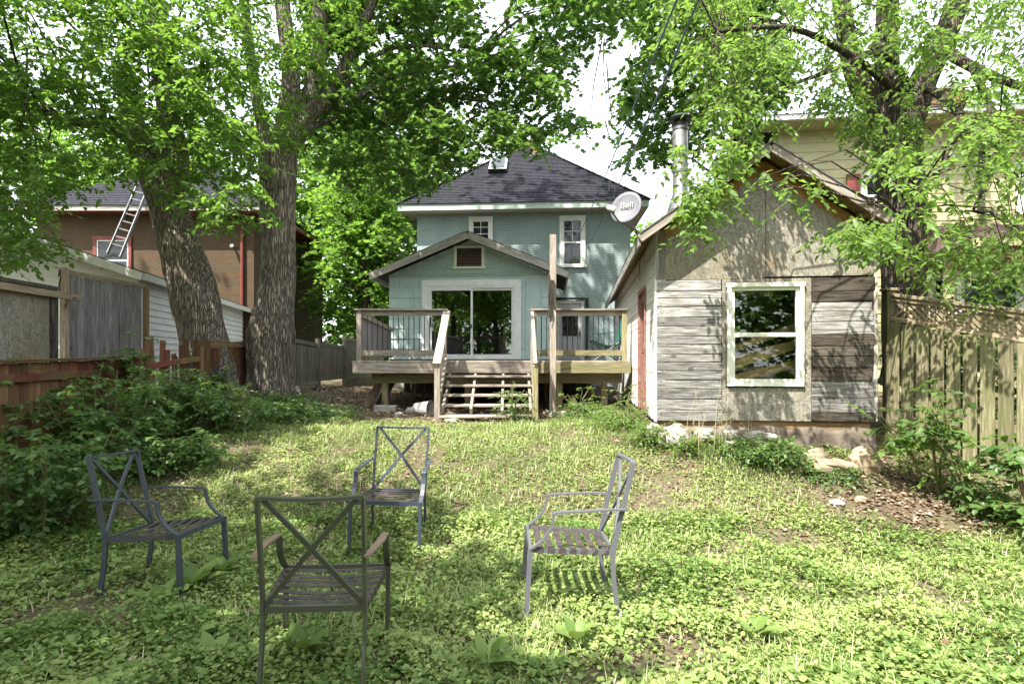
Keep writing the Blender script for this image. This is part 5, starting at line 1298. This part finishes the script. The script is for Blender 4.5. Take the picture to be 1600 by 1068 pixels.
# right tree with bright hanging foliage
t4 = thing('box_elder_tree', 'dark forked tree behind the lattice fence trailing bright hanging leaves over the shed', 'tree', loc=at(1420, 560, 9.3))
Y4 = 9.3
trunk_mesh('trunk', M['bark_dark'], t4, [at(1418,600,Y4), at(1414,520,Y4), at(1412,430,Y4), at(1408,330,Y4), at(1403,250,Y4), at(1399,190,Y4)], [.36,.32,.31,.32,.34,.36], 44, .09, 3.1, .2, 14)
st4 = []
for pts, a, b in (([at(1392,230,Y4), at(1362,165,Y4), at(1335,110,Y4-.1), at(1318,30,Y4-.2), at(1300,-120,Y4-.2)], .2, .12), ([at(1397,215,Y4), at(1388,130,Y4), at(1385,60,Y4), at(1392,-120,Y4)], .24, .14), ([at(1408,230,Y4), at(1440,130,Y4), at(1475,60,Y4), at(1520,-60,Y4)], .23, .15),
                  ([at(1470,75,Y4), at(1520,105,Y4-.4), at(1580,130,Y4-.8), at(1680,160,Y4-1.2)], .09, .04), ([at(1430,150,Y4), at(1380,85,Y4-.8), at(1300,110,Y4-1.5), at(1230,135,Y4-2)], .06, .02), ([at(1410,150,Y4), at(1340,95,Y4-1), at(1240,45,Y4-1.9), at(1120,50,Y4-2.4)], .07, .02),
                  ([at(1440,130,Y4), at(1500,180,Y4-1.6), at(1470,260,Y4-2.4), at(1400,330,Y4-2.8)], .07, .015), ([at(1520,105,Y4-.4), at(1560,220,Y4-2), at(1520,330,Y4-2.6)], .06, .015)):
    limb(t4, M['bark_dark'], pts, a, b, seed=len(st4)+20); st4 += pts
areas = [([(1010,-40),(1140,-40),(1180,60),(1190,110),(1140,90),(1060,70),(1015,45)], 6.6, 8.2, 300),
         ([(1075,60),(1230,50),(1290,100),(1250,150),(1200,195),(1140,205),(1120,200),(1110,165),(1095,130),(1080,100)], 6.2, 7.8, 330),
         ([(1100,225),(1130,200),(1205,190),(1190,215),(1140,250),(1120,300),(1110,330),(1060,325),(1040,300),(1085,285),(1100,260)], 5.6, 6.6, 140), ([(1015,240),(1070,225),(1060,255),(1020,270)], 5.6, 6.2, 14),
         ([(1060,300),(1130,270),(1140,345),(1100,370),(1065,355)], 5.4, 6.2, 60),
         ([(1160,270),(1300,255),(1290,340),(1230,350),(1165,330)], 5.3, 6.2, 26),
         ([(1150,-60),(1720,-60),(1720,100),(1560,90),(1480,60),(1440,110),(1340,100),(1250,100),(1180,60)], 6.6, 9.0, 1000),
         ([(1270,100),(1340,110),(1360,180),(1330,210),(1290,180)], 7, 8.5, 130),
         ([(1360,130),(1440,150),(1420,260),(1350,250),(1320,190)], 7.8, 8.8, 180),
         ([(1460,110),(1620,70),(1720,120),(1720,300),(1560,240),(1500,190)], 6.2, 8.6, 420),
         ([(1350,235),(1440,215),(1540,170),(1640,190),(1640,330),(1500,300),(1440,330),(1400,420),(1340,400),(1280,370),(1330,345),(1390,300)], 5.2, 7.0, 280),
         ([(1290,340),(1420,350),(1440,400),(1340,390)], 5.0, 6.0, 60),
         ([(1410,380),(1500,330),(1720,300),(1720,470),(1560,470),(1440,440)], 5.8, 8.2, 470)]
allp = []
for i, (pl, a, b, n) in enumerate(areas):
    p = canopy_pts(pl, a, b, int(n*.60), cell=.42, seed=30+i, keep=.12); allp.append(p)
pD = np.concatenate(allp)
crown(t4, pD, M['leafC'], T_lance(.25), .32, 9, .082, .5, 8, spread=.8)
boughs(t4, M['bark_dark'], st4[8:], pD, 90, .013)
PR2 = [(1100,-700),(2300,-700),(2300,400),(1760,400),(1720,-60),(1150,-60)]
crown(t4, canopy_pts(PR2, 7.0, 12.0, 1400, cell=1.0, seed=50, keep=.04), M['leafC'], T_kite(.5), .42, 7, .16, .4, 9, name='upper_crown')

# ---- simpler trees further off and round the garden
def tree(label, x, y, h, r, zc, leafm, nsp, size, tm=None, group=None, seed=0, rz=None, name='tree', trunkr=.22, lean=(0,0), cell=1.6, keep=0.0, L=.8):
    z = ground(x, y); t = thing(name, label, 'tree', loc=(x, y, z), group=group)
    top = Vector((x+lean[0], y+lean[1], z+h*.9)); b = Vector((x, y, z-.1))
    trunk_mesh('trunk', M['bark_dark'], t, [b, b.lerp(top, .3)+Vector((.1,.05,0)), b.lerp(top, .6), top], [trunkr, trunkr*.8, trunkr*.55, trunkr*.15], 14, .06, seed, .15, 6)
    for k in range(7):
        f = .3+.09*k; s = b.lerp(top, f); a = k*2.4+seed; e = s+Vector((math.cos(a)*r*.6, math.sin(a)*r*.6, r*.35)); limb(t, M['bark_dark'], [s, s.lerp(e,.5)+Vector((0,0,.2)), e], trunkr*.35, .03, seg=6, seed=k)
    rz = rz or r; p = clump_pts(top.x, top.y, zc, r, r, rz, int(nsp*2.2))
    dn = np.array([noise.noise(Vector((q[0]/cell+seed, q[1]/cell, q[2]/cell*1.3))) for q in p]); p = p[dn > keep][:nsp]
    d, Ls, P_, ld, nr, sz_ = sprays(p, L, 8, .2, size=size)
    tint = np.clip(.5+.5*np.repeat(dn[dn > keep][:nsp], 8)+rng.normal(0,.25,len(P_)), 0, 1)
    c = leaf_mesh('crown', leafm, t, P_, ld, nr, sz_, tm or T_kite(.6), tint); c['kind'] = 'stuff'
    return t
BG = [('bright leafy tree close behind the left side of the green extension', at(568,560,22), 9, 2.3, 5.8, 'leafD', 1300, .17, 4.0),
      ('tall bright tree between the brick house and the green house', at(590,560,29), 13, 4.2, 8.0, 'leafD', 1700, .20, 5.5),
      ('broad bright green tree far behind the grey fence', at(560,560,33), 15, 6.0, 8.5, 'leafD', 1700, .26, 7.5),
      ('tall dark tree rising behind the left slope of the house roof', at(600,560,31), 16, 5, 13, 'leafB', 1500, .24, 5.5),
      ('leafy tree behind the roof of the brick house', at(330,560,27), 13, 5, 9.5, 'leafD', 1500, .24, 4.5),
      ('leafy tree at the far left behind the garage roof', at(90,560,27), 12, 5.5, 9, 'leafA', 1500, .24, 4.8),
      ('distant tree seen low between the green house and the shed roof', at(1020,560,32), 9, 3.8, 6.3, 'leafD', 900, .22, 3.2),
      ('distant tree crown behind the yellow house chimney', at(1560,560,27), 14, 5, 11, 'leafD', 1000, .24, 4.0)]
for i, (lb, p, h, r_, zc, lm, n, s, rz) in enumerate(BG): tree(lb, p.x, p.y, h, r_, zc, M[lm], n, s, seed=i*3.3+1, rz=rz)
# low hedge line far behind, closing the view between the houses
p = np.stack([rng.uniform(-60, 60, 5000), rng.uniform(38, 46, 5000), rng.uniform(.5, 6.5, 5000)], 1); p[:,2] *= .7+.5*np.sin(p[:,0]*.3)**2
d, Ls, P_, ld, nr, sz_ = sprays(p, 1.2, 6, .1, size=.42)
hd = leaf_mesh('distant_hedge', M['leafD'], None, P_, ld, nr, sz_, T_kite(.6)); hd['kind'] = 'stuff'; hd['label'] = 'far off leafy growth closing the gaps between the houses'
for (cx0, cx1, cy0, cy1, lb) in ((-45, 45, -34, -27, 'leafy growth added behind the camera to fill the window reflections'), (-40, -30, -30, 40, 'unseen leafy growth added on the left to fill the window reflections'), (30, 40, -30, 40, 'unseen leafy growth added on the right to fill the window reflections')):  # unseen growth, added to keep bright sky out of the window reflections
    n_ = 3500; p = np.stack([rng.uniform(cx0, cx1, n_), rng.uniform(cy0, cy1, n_), rng.uniform(-.3, 9.5, n_)], 1); d, Ls, P_, ld, nr, sz_ = sprays(p, 1.3, 6, .1, size=.5)
    hd = leaf_mesh('distant_hedge', M['leafA'], None, P_, ld, nr, sz_, T_kite(.6)); hd['kind'] = 'stuff'; hd['label'] = lb
# trees behind and beside the lawn (they shade it and show in the window glass)
OFF = [('shade tree left of the lawn outside the picture', -5.6, .3, 8.6, 2.9, 6.6, 1150, 2.4), ('second shade tree further left beside the shrubs', -9.0, 4.6, 9.5, 3.2, 7.6, 1000, 2.6), ('shade tree at the front left corner of the lawn', -3.5, -1.9, 7.5, 2.3, 5.8, 800, 1.8),
       ('tree at the back of the garden, left', -7, -14, 11, 4.5, 6.5, 1300, 5), ('tree at the back of the garden, centre', 1, -17, 12, 5, 7, 1300, 5.5), ('tree at the back of the garden, right', 9, -13, 11, 4.5, 6.5, 1300, 5), ('tree beside the garden outside the picture, right', 13, -2, 11, 4, 7, 1000, 5)]
for i, (lb, x, y, h, r_, zc, n, rz) in enumerate(OFF): tree(lb, x, y, h, r_, zc, M['leafA'], n, .17 if i < 3 else .26, seed=i*2.7+40, rz=rz, cell=1.1 if i < 3 else 1.6, keep=-.05 if i < 3 else 0, L=.6)

# ---- shrubs and tall weeds
def shrub(label, x, y, h, r, n, leafm, size, nst=7, group=None, name='shrub', cat='shrub', tmpl=None, tall=(), nl=8, L=.26, low=.12):
    z = ground(x, y); t = thing(name, label, cat, loc=(x, y, z), group=group); tips = []
    for k in range(nst):
        a = rng.random()*6.28; rr = r*math.sqrt(rng.random())*.9; hh = h*(.65+.4*rng.random()); e = Vector((x+math.cos(a)*rr, y+math.sin(a)*rr, z+hh)); b = Vector((x+math.cos(a)*rr*.25, y+math.sin(a)*rr*.25, z-.03))
        mid = b.lerp(e, .5)+Vector((math.cos(a)*.05, 0, .06)); m = MB(); m.tube([b, mid, e], [.011,.008,.003], 5, False); m.build('stem', M['stem'], t); tips.append((b, mid, e))
    p = clump_pts(x, y, z+h*.52, r, r*.8, h*.5, n); p[:,2] = np.maximum(p[:,2], z+low*rng.random(n))
    q = []
    for b, mid, e in tips:
        for f in np.linspace(.35, 1, 6): q.append(list((mid.lerp(e, f*2-1) if f > .5 else b.lerp(mid, f*2))+Vector(rng.normal(0,.03,3))))
    p = np.concatenate([p, np.array(q)]); p[:,2] = np.maximum(p[:,2], gnp(p[:,0], p[:,1])+.05)
    d, Ls, P_, ld, nr, sz_ = sprays(p, L, nl, .1, size=size); c = leaf_mesh('foliage', leafm, t, P_, ld, nr, sz_, tmpl or T_lance(.3)); c['kind'] = 'stuff'
    twig_mesh(t, M['stem'], p, d, Ls, .0025); return t
SH = [('dark leafy shrub at the left edge of the picture, nearest the camera', -4.35, 5.2, .95, .70, 230, .07), ('tall leafy shrub at the far left in front of the red fence', -4.65, 6.4, 1.10, .70, 220, .07),
      ('upright shrub with sunlit tips below the dark board screen', -4.45, 7.45, .95, .65, 170, .07), ('bushy sunlit shrub left of the hollow tree foot', -3.95, 7.6, .70, .55, 150, .066),
      ('low dark shrub in front of the leaning tree', -3.45, 8.4, .38, .6, 130, .06), ('spreading low plant between the two big trees', -3.95, 9.5, .35, .45, 70, .06),
      ('low leafy mound at the foot of the upright tree', -4.1, 10.2, .2, .7, 110, .05), ('low plants beside the dirt left of the deck', -3.0, 9.2, .22, .5, 90, .05), ('low shrub between the far left chair and the fence', -3.85, 6.5, .42, .55, 130, .065)]
for s in SH: shrub(s[0], *s[1:4], s[4], s[5], M['leafS'], s[6], group='shrubs along the left fence')
m = None
def sapling(label, px, py, Y, h, spread, n, leafm, size, name='sapling', lean=0.0, nl=8):
    p0 = at(px, py, Y); x, y = p0.x, p0.y; z = ground(x, y); t = thing(name, label, 'plant', loc=(x, y, z)); q = []
    for k in range(5):
        a = rng.random()*6.28; e = Vector((x+math.cos(a)*spread*(.4+.6*rng.random())+lean, y+math.sin(a)*spread*.5, z+h*(.6+.4*rng.random()))); b = Vector((x+.03*math.cos(a), y+.03*math.sin(a), z-.03)); mid = b.lerp(e, .45)+Vector((-.05*math.cos(a), 0, .1))
        m = MB(); m.tube([b, mid, e], [.013,.009,.004], 6, False); m.build('stem', M['stem'], t)
        for j in range(n): f = .25+.75*rng.random(); c = (mid.lerp(e, f*2-1) if f > .5 else b.lerp(mid, f*2)); q.append(list(c+Vector(rng.normal(0,.06,3))))
    p = np.array(q); d, Ls, P_, ld, nr, sz_ = sprays(p, .28, nl, .05, size=size, upn=1.3); c = leaf_mesh('foliage', leafm, t, P_, ld, nr, sz_, T_lance(.32)); c['kind'] = 'stuff'; twig_mesh(t, M['stem'], p, d, Ls, .003); return t
sapling('leafy sapling growing up in front of the lattice fence', 1515, 735, 5.55, 1.35, .42, 7, M['leafS'], .085, lean=-.2)
sapling('bright leaved sprout reaching left in front of the first fence boards', 1462, 700, 5.9, .95, .5, 9, M['leafC'], .085, lean=-.35)
sapling('dark leaved sapling at the right edge of the picture', 1610, 760, 5.0, 1.1, .35, 8, M['leafS'], .095)
sapling('small leafy plant at the foot of the stairs', 800, 665, 8.75, .62, .22, 8, M['leafS'], .055)
sapling('small bright plant in front of the deck right of the timber post', 905, 655, 9.4, .55, .25, 4, M['leafC'], .055)
sapling('leafy weed against the shed door corner', 975, 655, 8.2, .62, .22, 5, M['leafC'], .05)
sapling('young plant in the dirt by the hollow tree', 345, 640, 9.9, .75, .3, 7, M['leafS'], .07)
shrub('leafy weeds clump in front of the shed window', 2.95, 6.4, .32, .42, 90, M['leafS'], .05, nst=9, name='weed_clump', cat='weeds')
shrub('low weeds trailing right of the shed weeds', 3.5, 6.15, .15, .35, 45, M['leafS'], .045, name='weed_clump', cat='weeds')
shrub('low leafy plants at the foot of the lattice fence', 4.72, 5.5, .30, .42, 80, M['leafS'], .06, name='weed_clump', cat='weeds')
shrub('broad leaved weeds at the right edge below the fence', 4.75, 4.75, .38, .40, 80, M['leafS'], .075, name='weed_clump', cat='weeds')
shrub('low bright weeds between deck and shed', 1.55, 7.9, .30, .6, 140, M['leafC'], .045, name='weed_clump', cat='weeds')
shrub('weeds in front of the right deck posts', 1.15, 9.0, .30, .55, 90, M['leafS'], .05, name='weed_clump', cat='weeds')
# dry stalks before the shed planks
dw = thing('dry_weed', 'pale dry seed stalks standing before the left planks of the shed', 'weeds', loc=(2.3, 6.8, ground(2.3, 6.8)))
for k in range(16):
    x = 1.95+.9*rng.random(); y = 6.55+.2*rng.random(); z = ground(x, y); h = .35+.6*rng.random(); a = rng.normal(0,.12)
    b, mid, e = Vector((x,y,z)), Vector((x+a*.3,y,z+h*.6)), Vector((x+a+rng.normal(0,.1),y-.03,z+h))
    m = MB(); m.tube([b, mid, e], [.0035,.003,.0015], 4, False)
    for j in range(3): f = .5+.16*j; s = b.lerp(e, f); m.tube([s, s+Vector((rng.normal(0,.09),rng.normal(0,.04),.10))], [.002,.001], 4, False)
    m.build('stalk', M['straw'], dw)

# ---- ground cover
def field(n, Y0, Y1, x0=-1.02, x1=1.02, p=1.0):
    u = rng.random(n); y = (Y0**p+(Y1**p-Y0**p)*u)**(1/p); x = rng.uniform(x0, x1, n)*(y+.9); return x, y
def nz(x, y, s, o): return np.array([noise.noise(Vector((a*s, b*s, o))) for a, b in zip(x, y)])
def bare(x, y):
    """0..1 how bare the soil is: under the deck, dirt left of it, strip by the right fence, worn spots"""
    b = np.clip((y-8.55-.35*np.sin(x*1.7))/.5, 0, 1)*(x > -3.4)
    b = np.maximum(b, np.clip((y-9.6)/.6, 0, 1)*(x > -4.6))
    b = np.maximum(b, np.clip(1.15-np.hypot((x-4.2)/1.5, (y-5.75)/.75), 0, 1)*2.0)
    b = np.maximum(b, np.clip((y-7.0)/.2, 0, 1)*(x > 1.7))
    b = np.maximum(b, np.clip(nz(x, y, 1.5, 8.8)*2.2-.3, 0, .85)); b = np.maximum(b, np.clip(nz(x, y, 4.5, 18.8)*2.0-.35, 0, .75))
    b = np.maximum(b, np.clip(1.1-np.hypot((x-2.6)/.5, (y-3.9)/.35), 0, 1)*.7)
    return np.clip(b, 0, 1)
def T_mix(): return T_round()
def cover(name, n, Y0, Y1, size, tmpl, mat, hmax, label, tilt=.55, p=1.6, pw=None, thr=-.6, o=3.3, sc=1.1, up=1.0, dirz=.15, mound=1.0, x1=1.0):
    x, y = field(n, Y0, Y1, -1.03, x1, p)
    k = (bare(x, y) < rng.random(n)*1.0) & (nz(x, y, sc, o) > thr+rng.normal(0,.1,n)); x, y = x[k], y[k]; n = len(x)
    gz = gnp(x, y); hm = .25+1.3*np.clip(nz(x, y, 2.6, 1.7)+.35, 0, 1)
    z = gz+hmax*hm*rng.random(n)**.8*mound
    a = rng.random(n)*2*math.pi; d = np.stack([np.cos(a), np.sin(a), rng.normal(dirz,.2,n)], 1)
    nr = np.stack([rng.normal(0,tilt,n), rng.normal(0,tilt,n), np.full(n,up)], 1)
    sz_ = size*(.5+.5*rng.random(n)+1.0*rng.random(n)**4); pos = np.stack([x, y, z], 1)-d*sz_[:,None]*.5
    pos[:,2] = np.maximum(pos[:,2], gz+.004)
    tint = np.clip(.5+.55*nz(x, y, 1.3, 6.1)+rng.normal(0,.22,n), 0, 1)
    ob = leaf_mesh(name, mat, None, pos, d, nr, sz_, tmpl, tint); ob['kind'] = 'stuff'; ob['label'] = label; return ob
cover('ground_cover', 120000, 2.55, 5.4, .022, T_round(), M['leafG'], .10, 'low round leaved creeping weeds covering the front of the lawn')
cover('ground_cover', 150000, 5.2, 9.3, .025, T_kite(.55), M['leafG'], .075, 'low leafy weeds covering the back of the lawn', p=1.8)
cover('ivy_cover', 42000, 2.55, 5.6, .030, T_kite(.42), M['leafG'], .10, 'pointed creeping leaves mixed with the round ones in the front lawn', o=17.0, thr=-.2)
cover('clover', 60000, 2.55, 7.0, .020, T_kite(.6), M['leafG'], .06, 'small clover like leaves between the creeping weeds', thr=-.1, o=9.1)
cover('ground_cover', 60000, .4, 3.2, .040, T_kite(.5), M['leafG'], .09, 'low weeds of the lawn at the feet of the viewer', x1=2.2, p=1.1)
cover('broad_weeds', 1800, 2.6, 4.6, .075, T_lance(.34), M['leafG'], .10, 'broad plantain leaves scattered in the front lawn', thr=.05, o=12.1, tilt=.3, x1=.5)
def grass(name, n, Y0, Y1, h, thr, o, label, mat='blade', xr=(-1.02,1.02)):
    x, y = field(n, Y0, Y1, xr[0], xr[1], 1.7); k = (bare(x, y) < rng.random(n)) & (nz(x, y, .9, o) > thr+rng.normal(0,.12,n)); x, y = x[k], y[k]; n = len(x); z = gnp(x, y)
    a = rng.random(n)*2*math.pi; d = np.stack([np.cos(a)*.45, np.sin(a)*.45, np.ones(n)], 1); nr = np.stack([np.cos(a), np.sin(a), np.full(n,.0)], 1)*-1
    sz_ = h*(.45+.9*rng.random(n)**1.5); ob = leaf_mesh(name, M[mat], None, np.stack([x,y,z],1), d, nr, sz_, T_blade(), None, wid=.012/.07/sz_*.45*(.6+.8*rng.random(n))*1.0); ob['kind'] = 'stuff'; ob['label'] = label
grass('grass', 95000, 2.55, 9.2, .10, -.15, 2.2, 'thin grass blades growing through the weeds', xr=(-.5,1.02))
grass('grass', 9000, 2.55, 8.6, .20, .22, 14.2, 'taller grass tufts standing out of the lawn')
grass('dry_grass', 5500, 2.55, 8.8, .10, -.2, 5.2, 'dry straw coloured blades among the green', mat='straw')
def litter(n, fx, fy, label, size=.05, mat='litter'):
    x, y = fx(n), fy(n); k = (x*0+1) > 0; z = gnp(x, y)+.006+.02*rng.random(n); a = rng.random(n)*6.28
    d = np.stack([np.cos(a), np.sin(a), rng.normal(0,.15,n)], 1); nr = np.stack([rng.normal(0,.3,n), rng.normal(0,.3,n), np.ones(n)], 1)
    ob = leaf_mesh('leaf_litter', M[mat], None, np.stack([x,y,z],1), d, nr, size*(.5+rng.random(n)), T_kite(.5,.2)); ob['kind'] = 'stuff'; ob['label'] = label
litter(7000, lambda n: rng.uniform(-5, 2.2, n), lambda n: rng.uniform(8.6, 14.5, n), 'dead leaves on the dirt round the deck')
litter(1900, lambda n: rng.normal(4.4, .8, n), lambda n: rng.normal(5.8, .55, n), 'dead leaves and bark on the bare soil by the right fence', .04)
litter(2600, lambda n: rng.uniform(-4.5, 4.5, n), lambda n: rng.uniform(2.6, 8.5, n), 'dead leaves scattered through the lawn', .04)
# sticks beside the nearest chair
for i, (a, b, lb) in enumerate((((600,905,3.0),(655,920,3.1),'dark stick lying right of the nearest chair'), ((612,930,2.95),(640,895,3.2),'short stick crossing the other beside the nearest chair'), ((905,690,5.9),(980,700,5.8),'thin fallen twig on the lawn before the shed'))):
    A, B = at(*a), at(*b); A.z = ground(A.x, A.y)+.06; B.z = ground(B.x, B.y)+.07; t = thing('stick', lb, 'stick', loc=A); m = MB(); m.tube([A, A.lerp(B,.5)+Vector((0,.02,.015)), B], [.012,.009,.005], 6); m.build('wood', M['bark_dark'], t)

for lb, px, Y, h in (('tall leafy sprout before the strand board screen', 40, 6.5, 1.35), ('tall sprout with lobed leaves below the dark board screen', 130, 6.9, 1.3), ('tallest sprout in front of the white garage corner', 232, 7.6, 1.45), ('leafy sprout near the left edge of the picture', -20, 5.7, 1.35), ('short sprout before the leaning red pickets', 290, 8.4, .8)):
    sapling(lb, px, 640, Y, h, .42, 9, M['leafS'], .085)
for lb, px, Y, h, r_ in (('low weeds on the stones at the shed door corner', 1012, 7.0, .3, .25), ('low weeds between the stones left of the shed window', 1090, 6.75, .22, .35), ('weeds at the foot of the shed by the window', 1170, 6.55, .22, .35)):
    q = at(px, 660, Y); shrub(lb, q.x, q.y, h, r_, 60, M['leafC'], .04, name='weed_clump', cat='weeds', low=.05)
for lb, x, y, h, r_ in (('shrub added to darken the gaps behind the first boards of the lattice fence', 5.7, 7.3, 1.5, .7), ('shrub added to darken the gaps behind the middle of the lattice fence', 6.3, 6.2, 1.5, .7), ('shrub added to darken the gaps behind the near end of the lattice fence', 6.9, 5.1, 1.4, .7)):  # shrubs added so that the gaps between the boards look dark
    shrub(lb, x, y, h, r_, 260, M['leafS'], .09, group='shrubs added behind the lattice fence to darken its gaps')

def rosette(label, px, py, n, L, seed):
    Y = (EYE-.0)*F/(py-HY); Y = next((y for y in np.arange(2.2, 9, .02) if HY+(EYE-ground((px-800)/F*y, y))*F/y <= py), Y); p = at(px, py, Y); z = ground(p.x, p.y)
    t = thing('broad_leaved_weed', label, 'weed', loc=(p.x, p.y, z), group='broad leaved weeds in the lawn'); r = np.random.default_rng(seed)
    for k in range(n):
        a = k*2.4+r.random()*.5; el = .35+.6*r.random(); d = np.array([[math.cos(a)*math.cos(el), math.sin(a)*math.cos(el), math.sin(el)]]); up = np.array([[-math.cos(a)*.5, -math.sin(a)*.5, 1.]])
        leaf_mesh('leaf', M['leafG'], t, np.array([[p.x, p.y, z+.03]])+d*.03, d+r.normal(0,.1,(1,3)), up, np.array([L*(.7+.5*r.random())]), T_lance(.30), np.array([.15+.35*r.random()]))
for i, q in enumerate((('large broad leaved weed right of the far left chair', 300, 925, 9, .19), ('broad leaved weed at the front leg of the far left chair', 345, 900, 8, .16), ('broad leaved weed below the far left chair', 250, 950, 8, .16), ('rounded broad weed behind the nearest chair leg', 470, 1030, 9, .15), ('broad weed at the bottom edge left of the nearest chair', 330, 1040, 8, .15), ('broad weed between the nearest chair and the right chair', 700, 900, 8, .15), ('broad weed low in the picture right of centre', 900, 1010, 8, .14), ('small broad weed near the centre of the bottom edge', 760, 1045, 8, .13), ('broad weed on the right side of the lawn foreground', 1180, 1000, 7, .12))):
    rosette(*q, i)
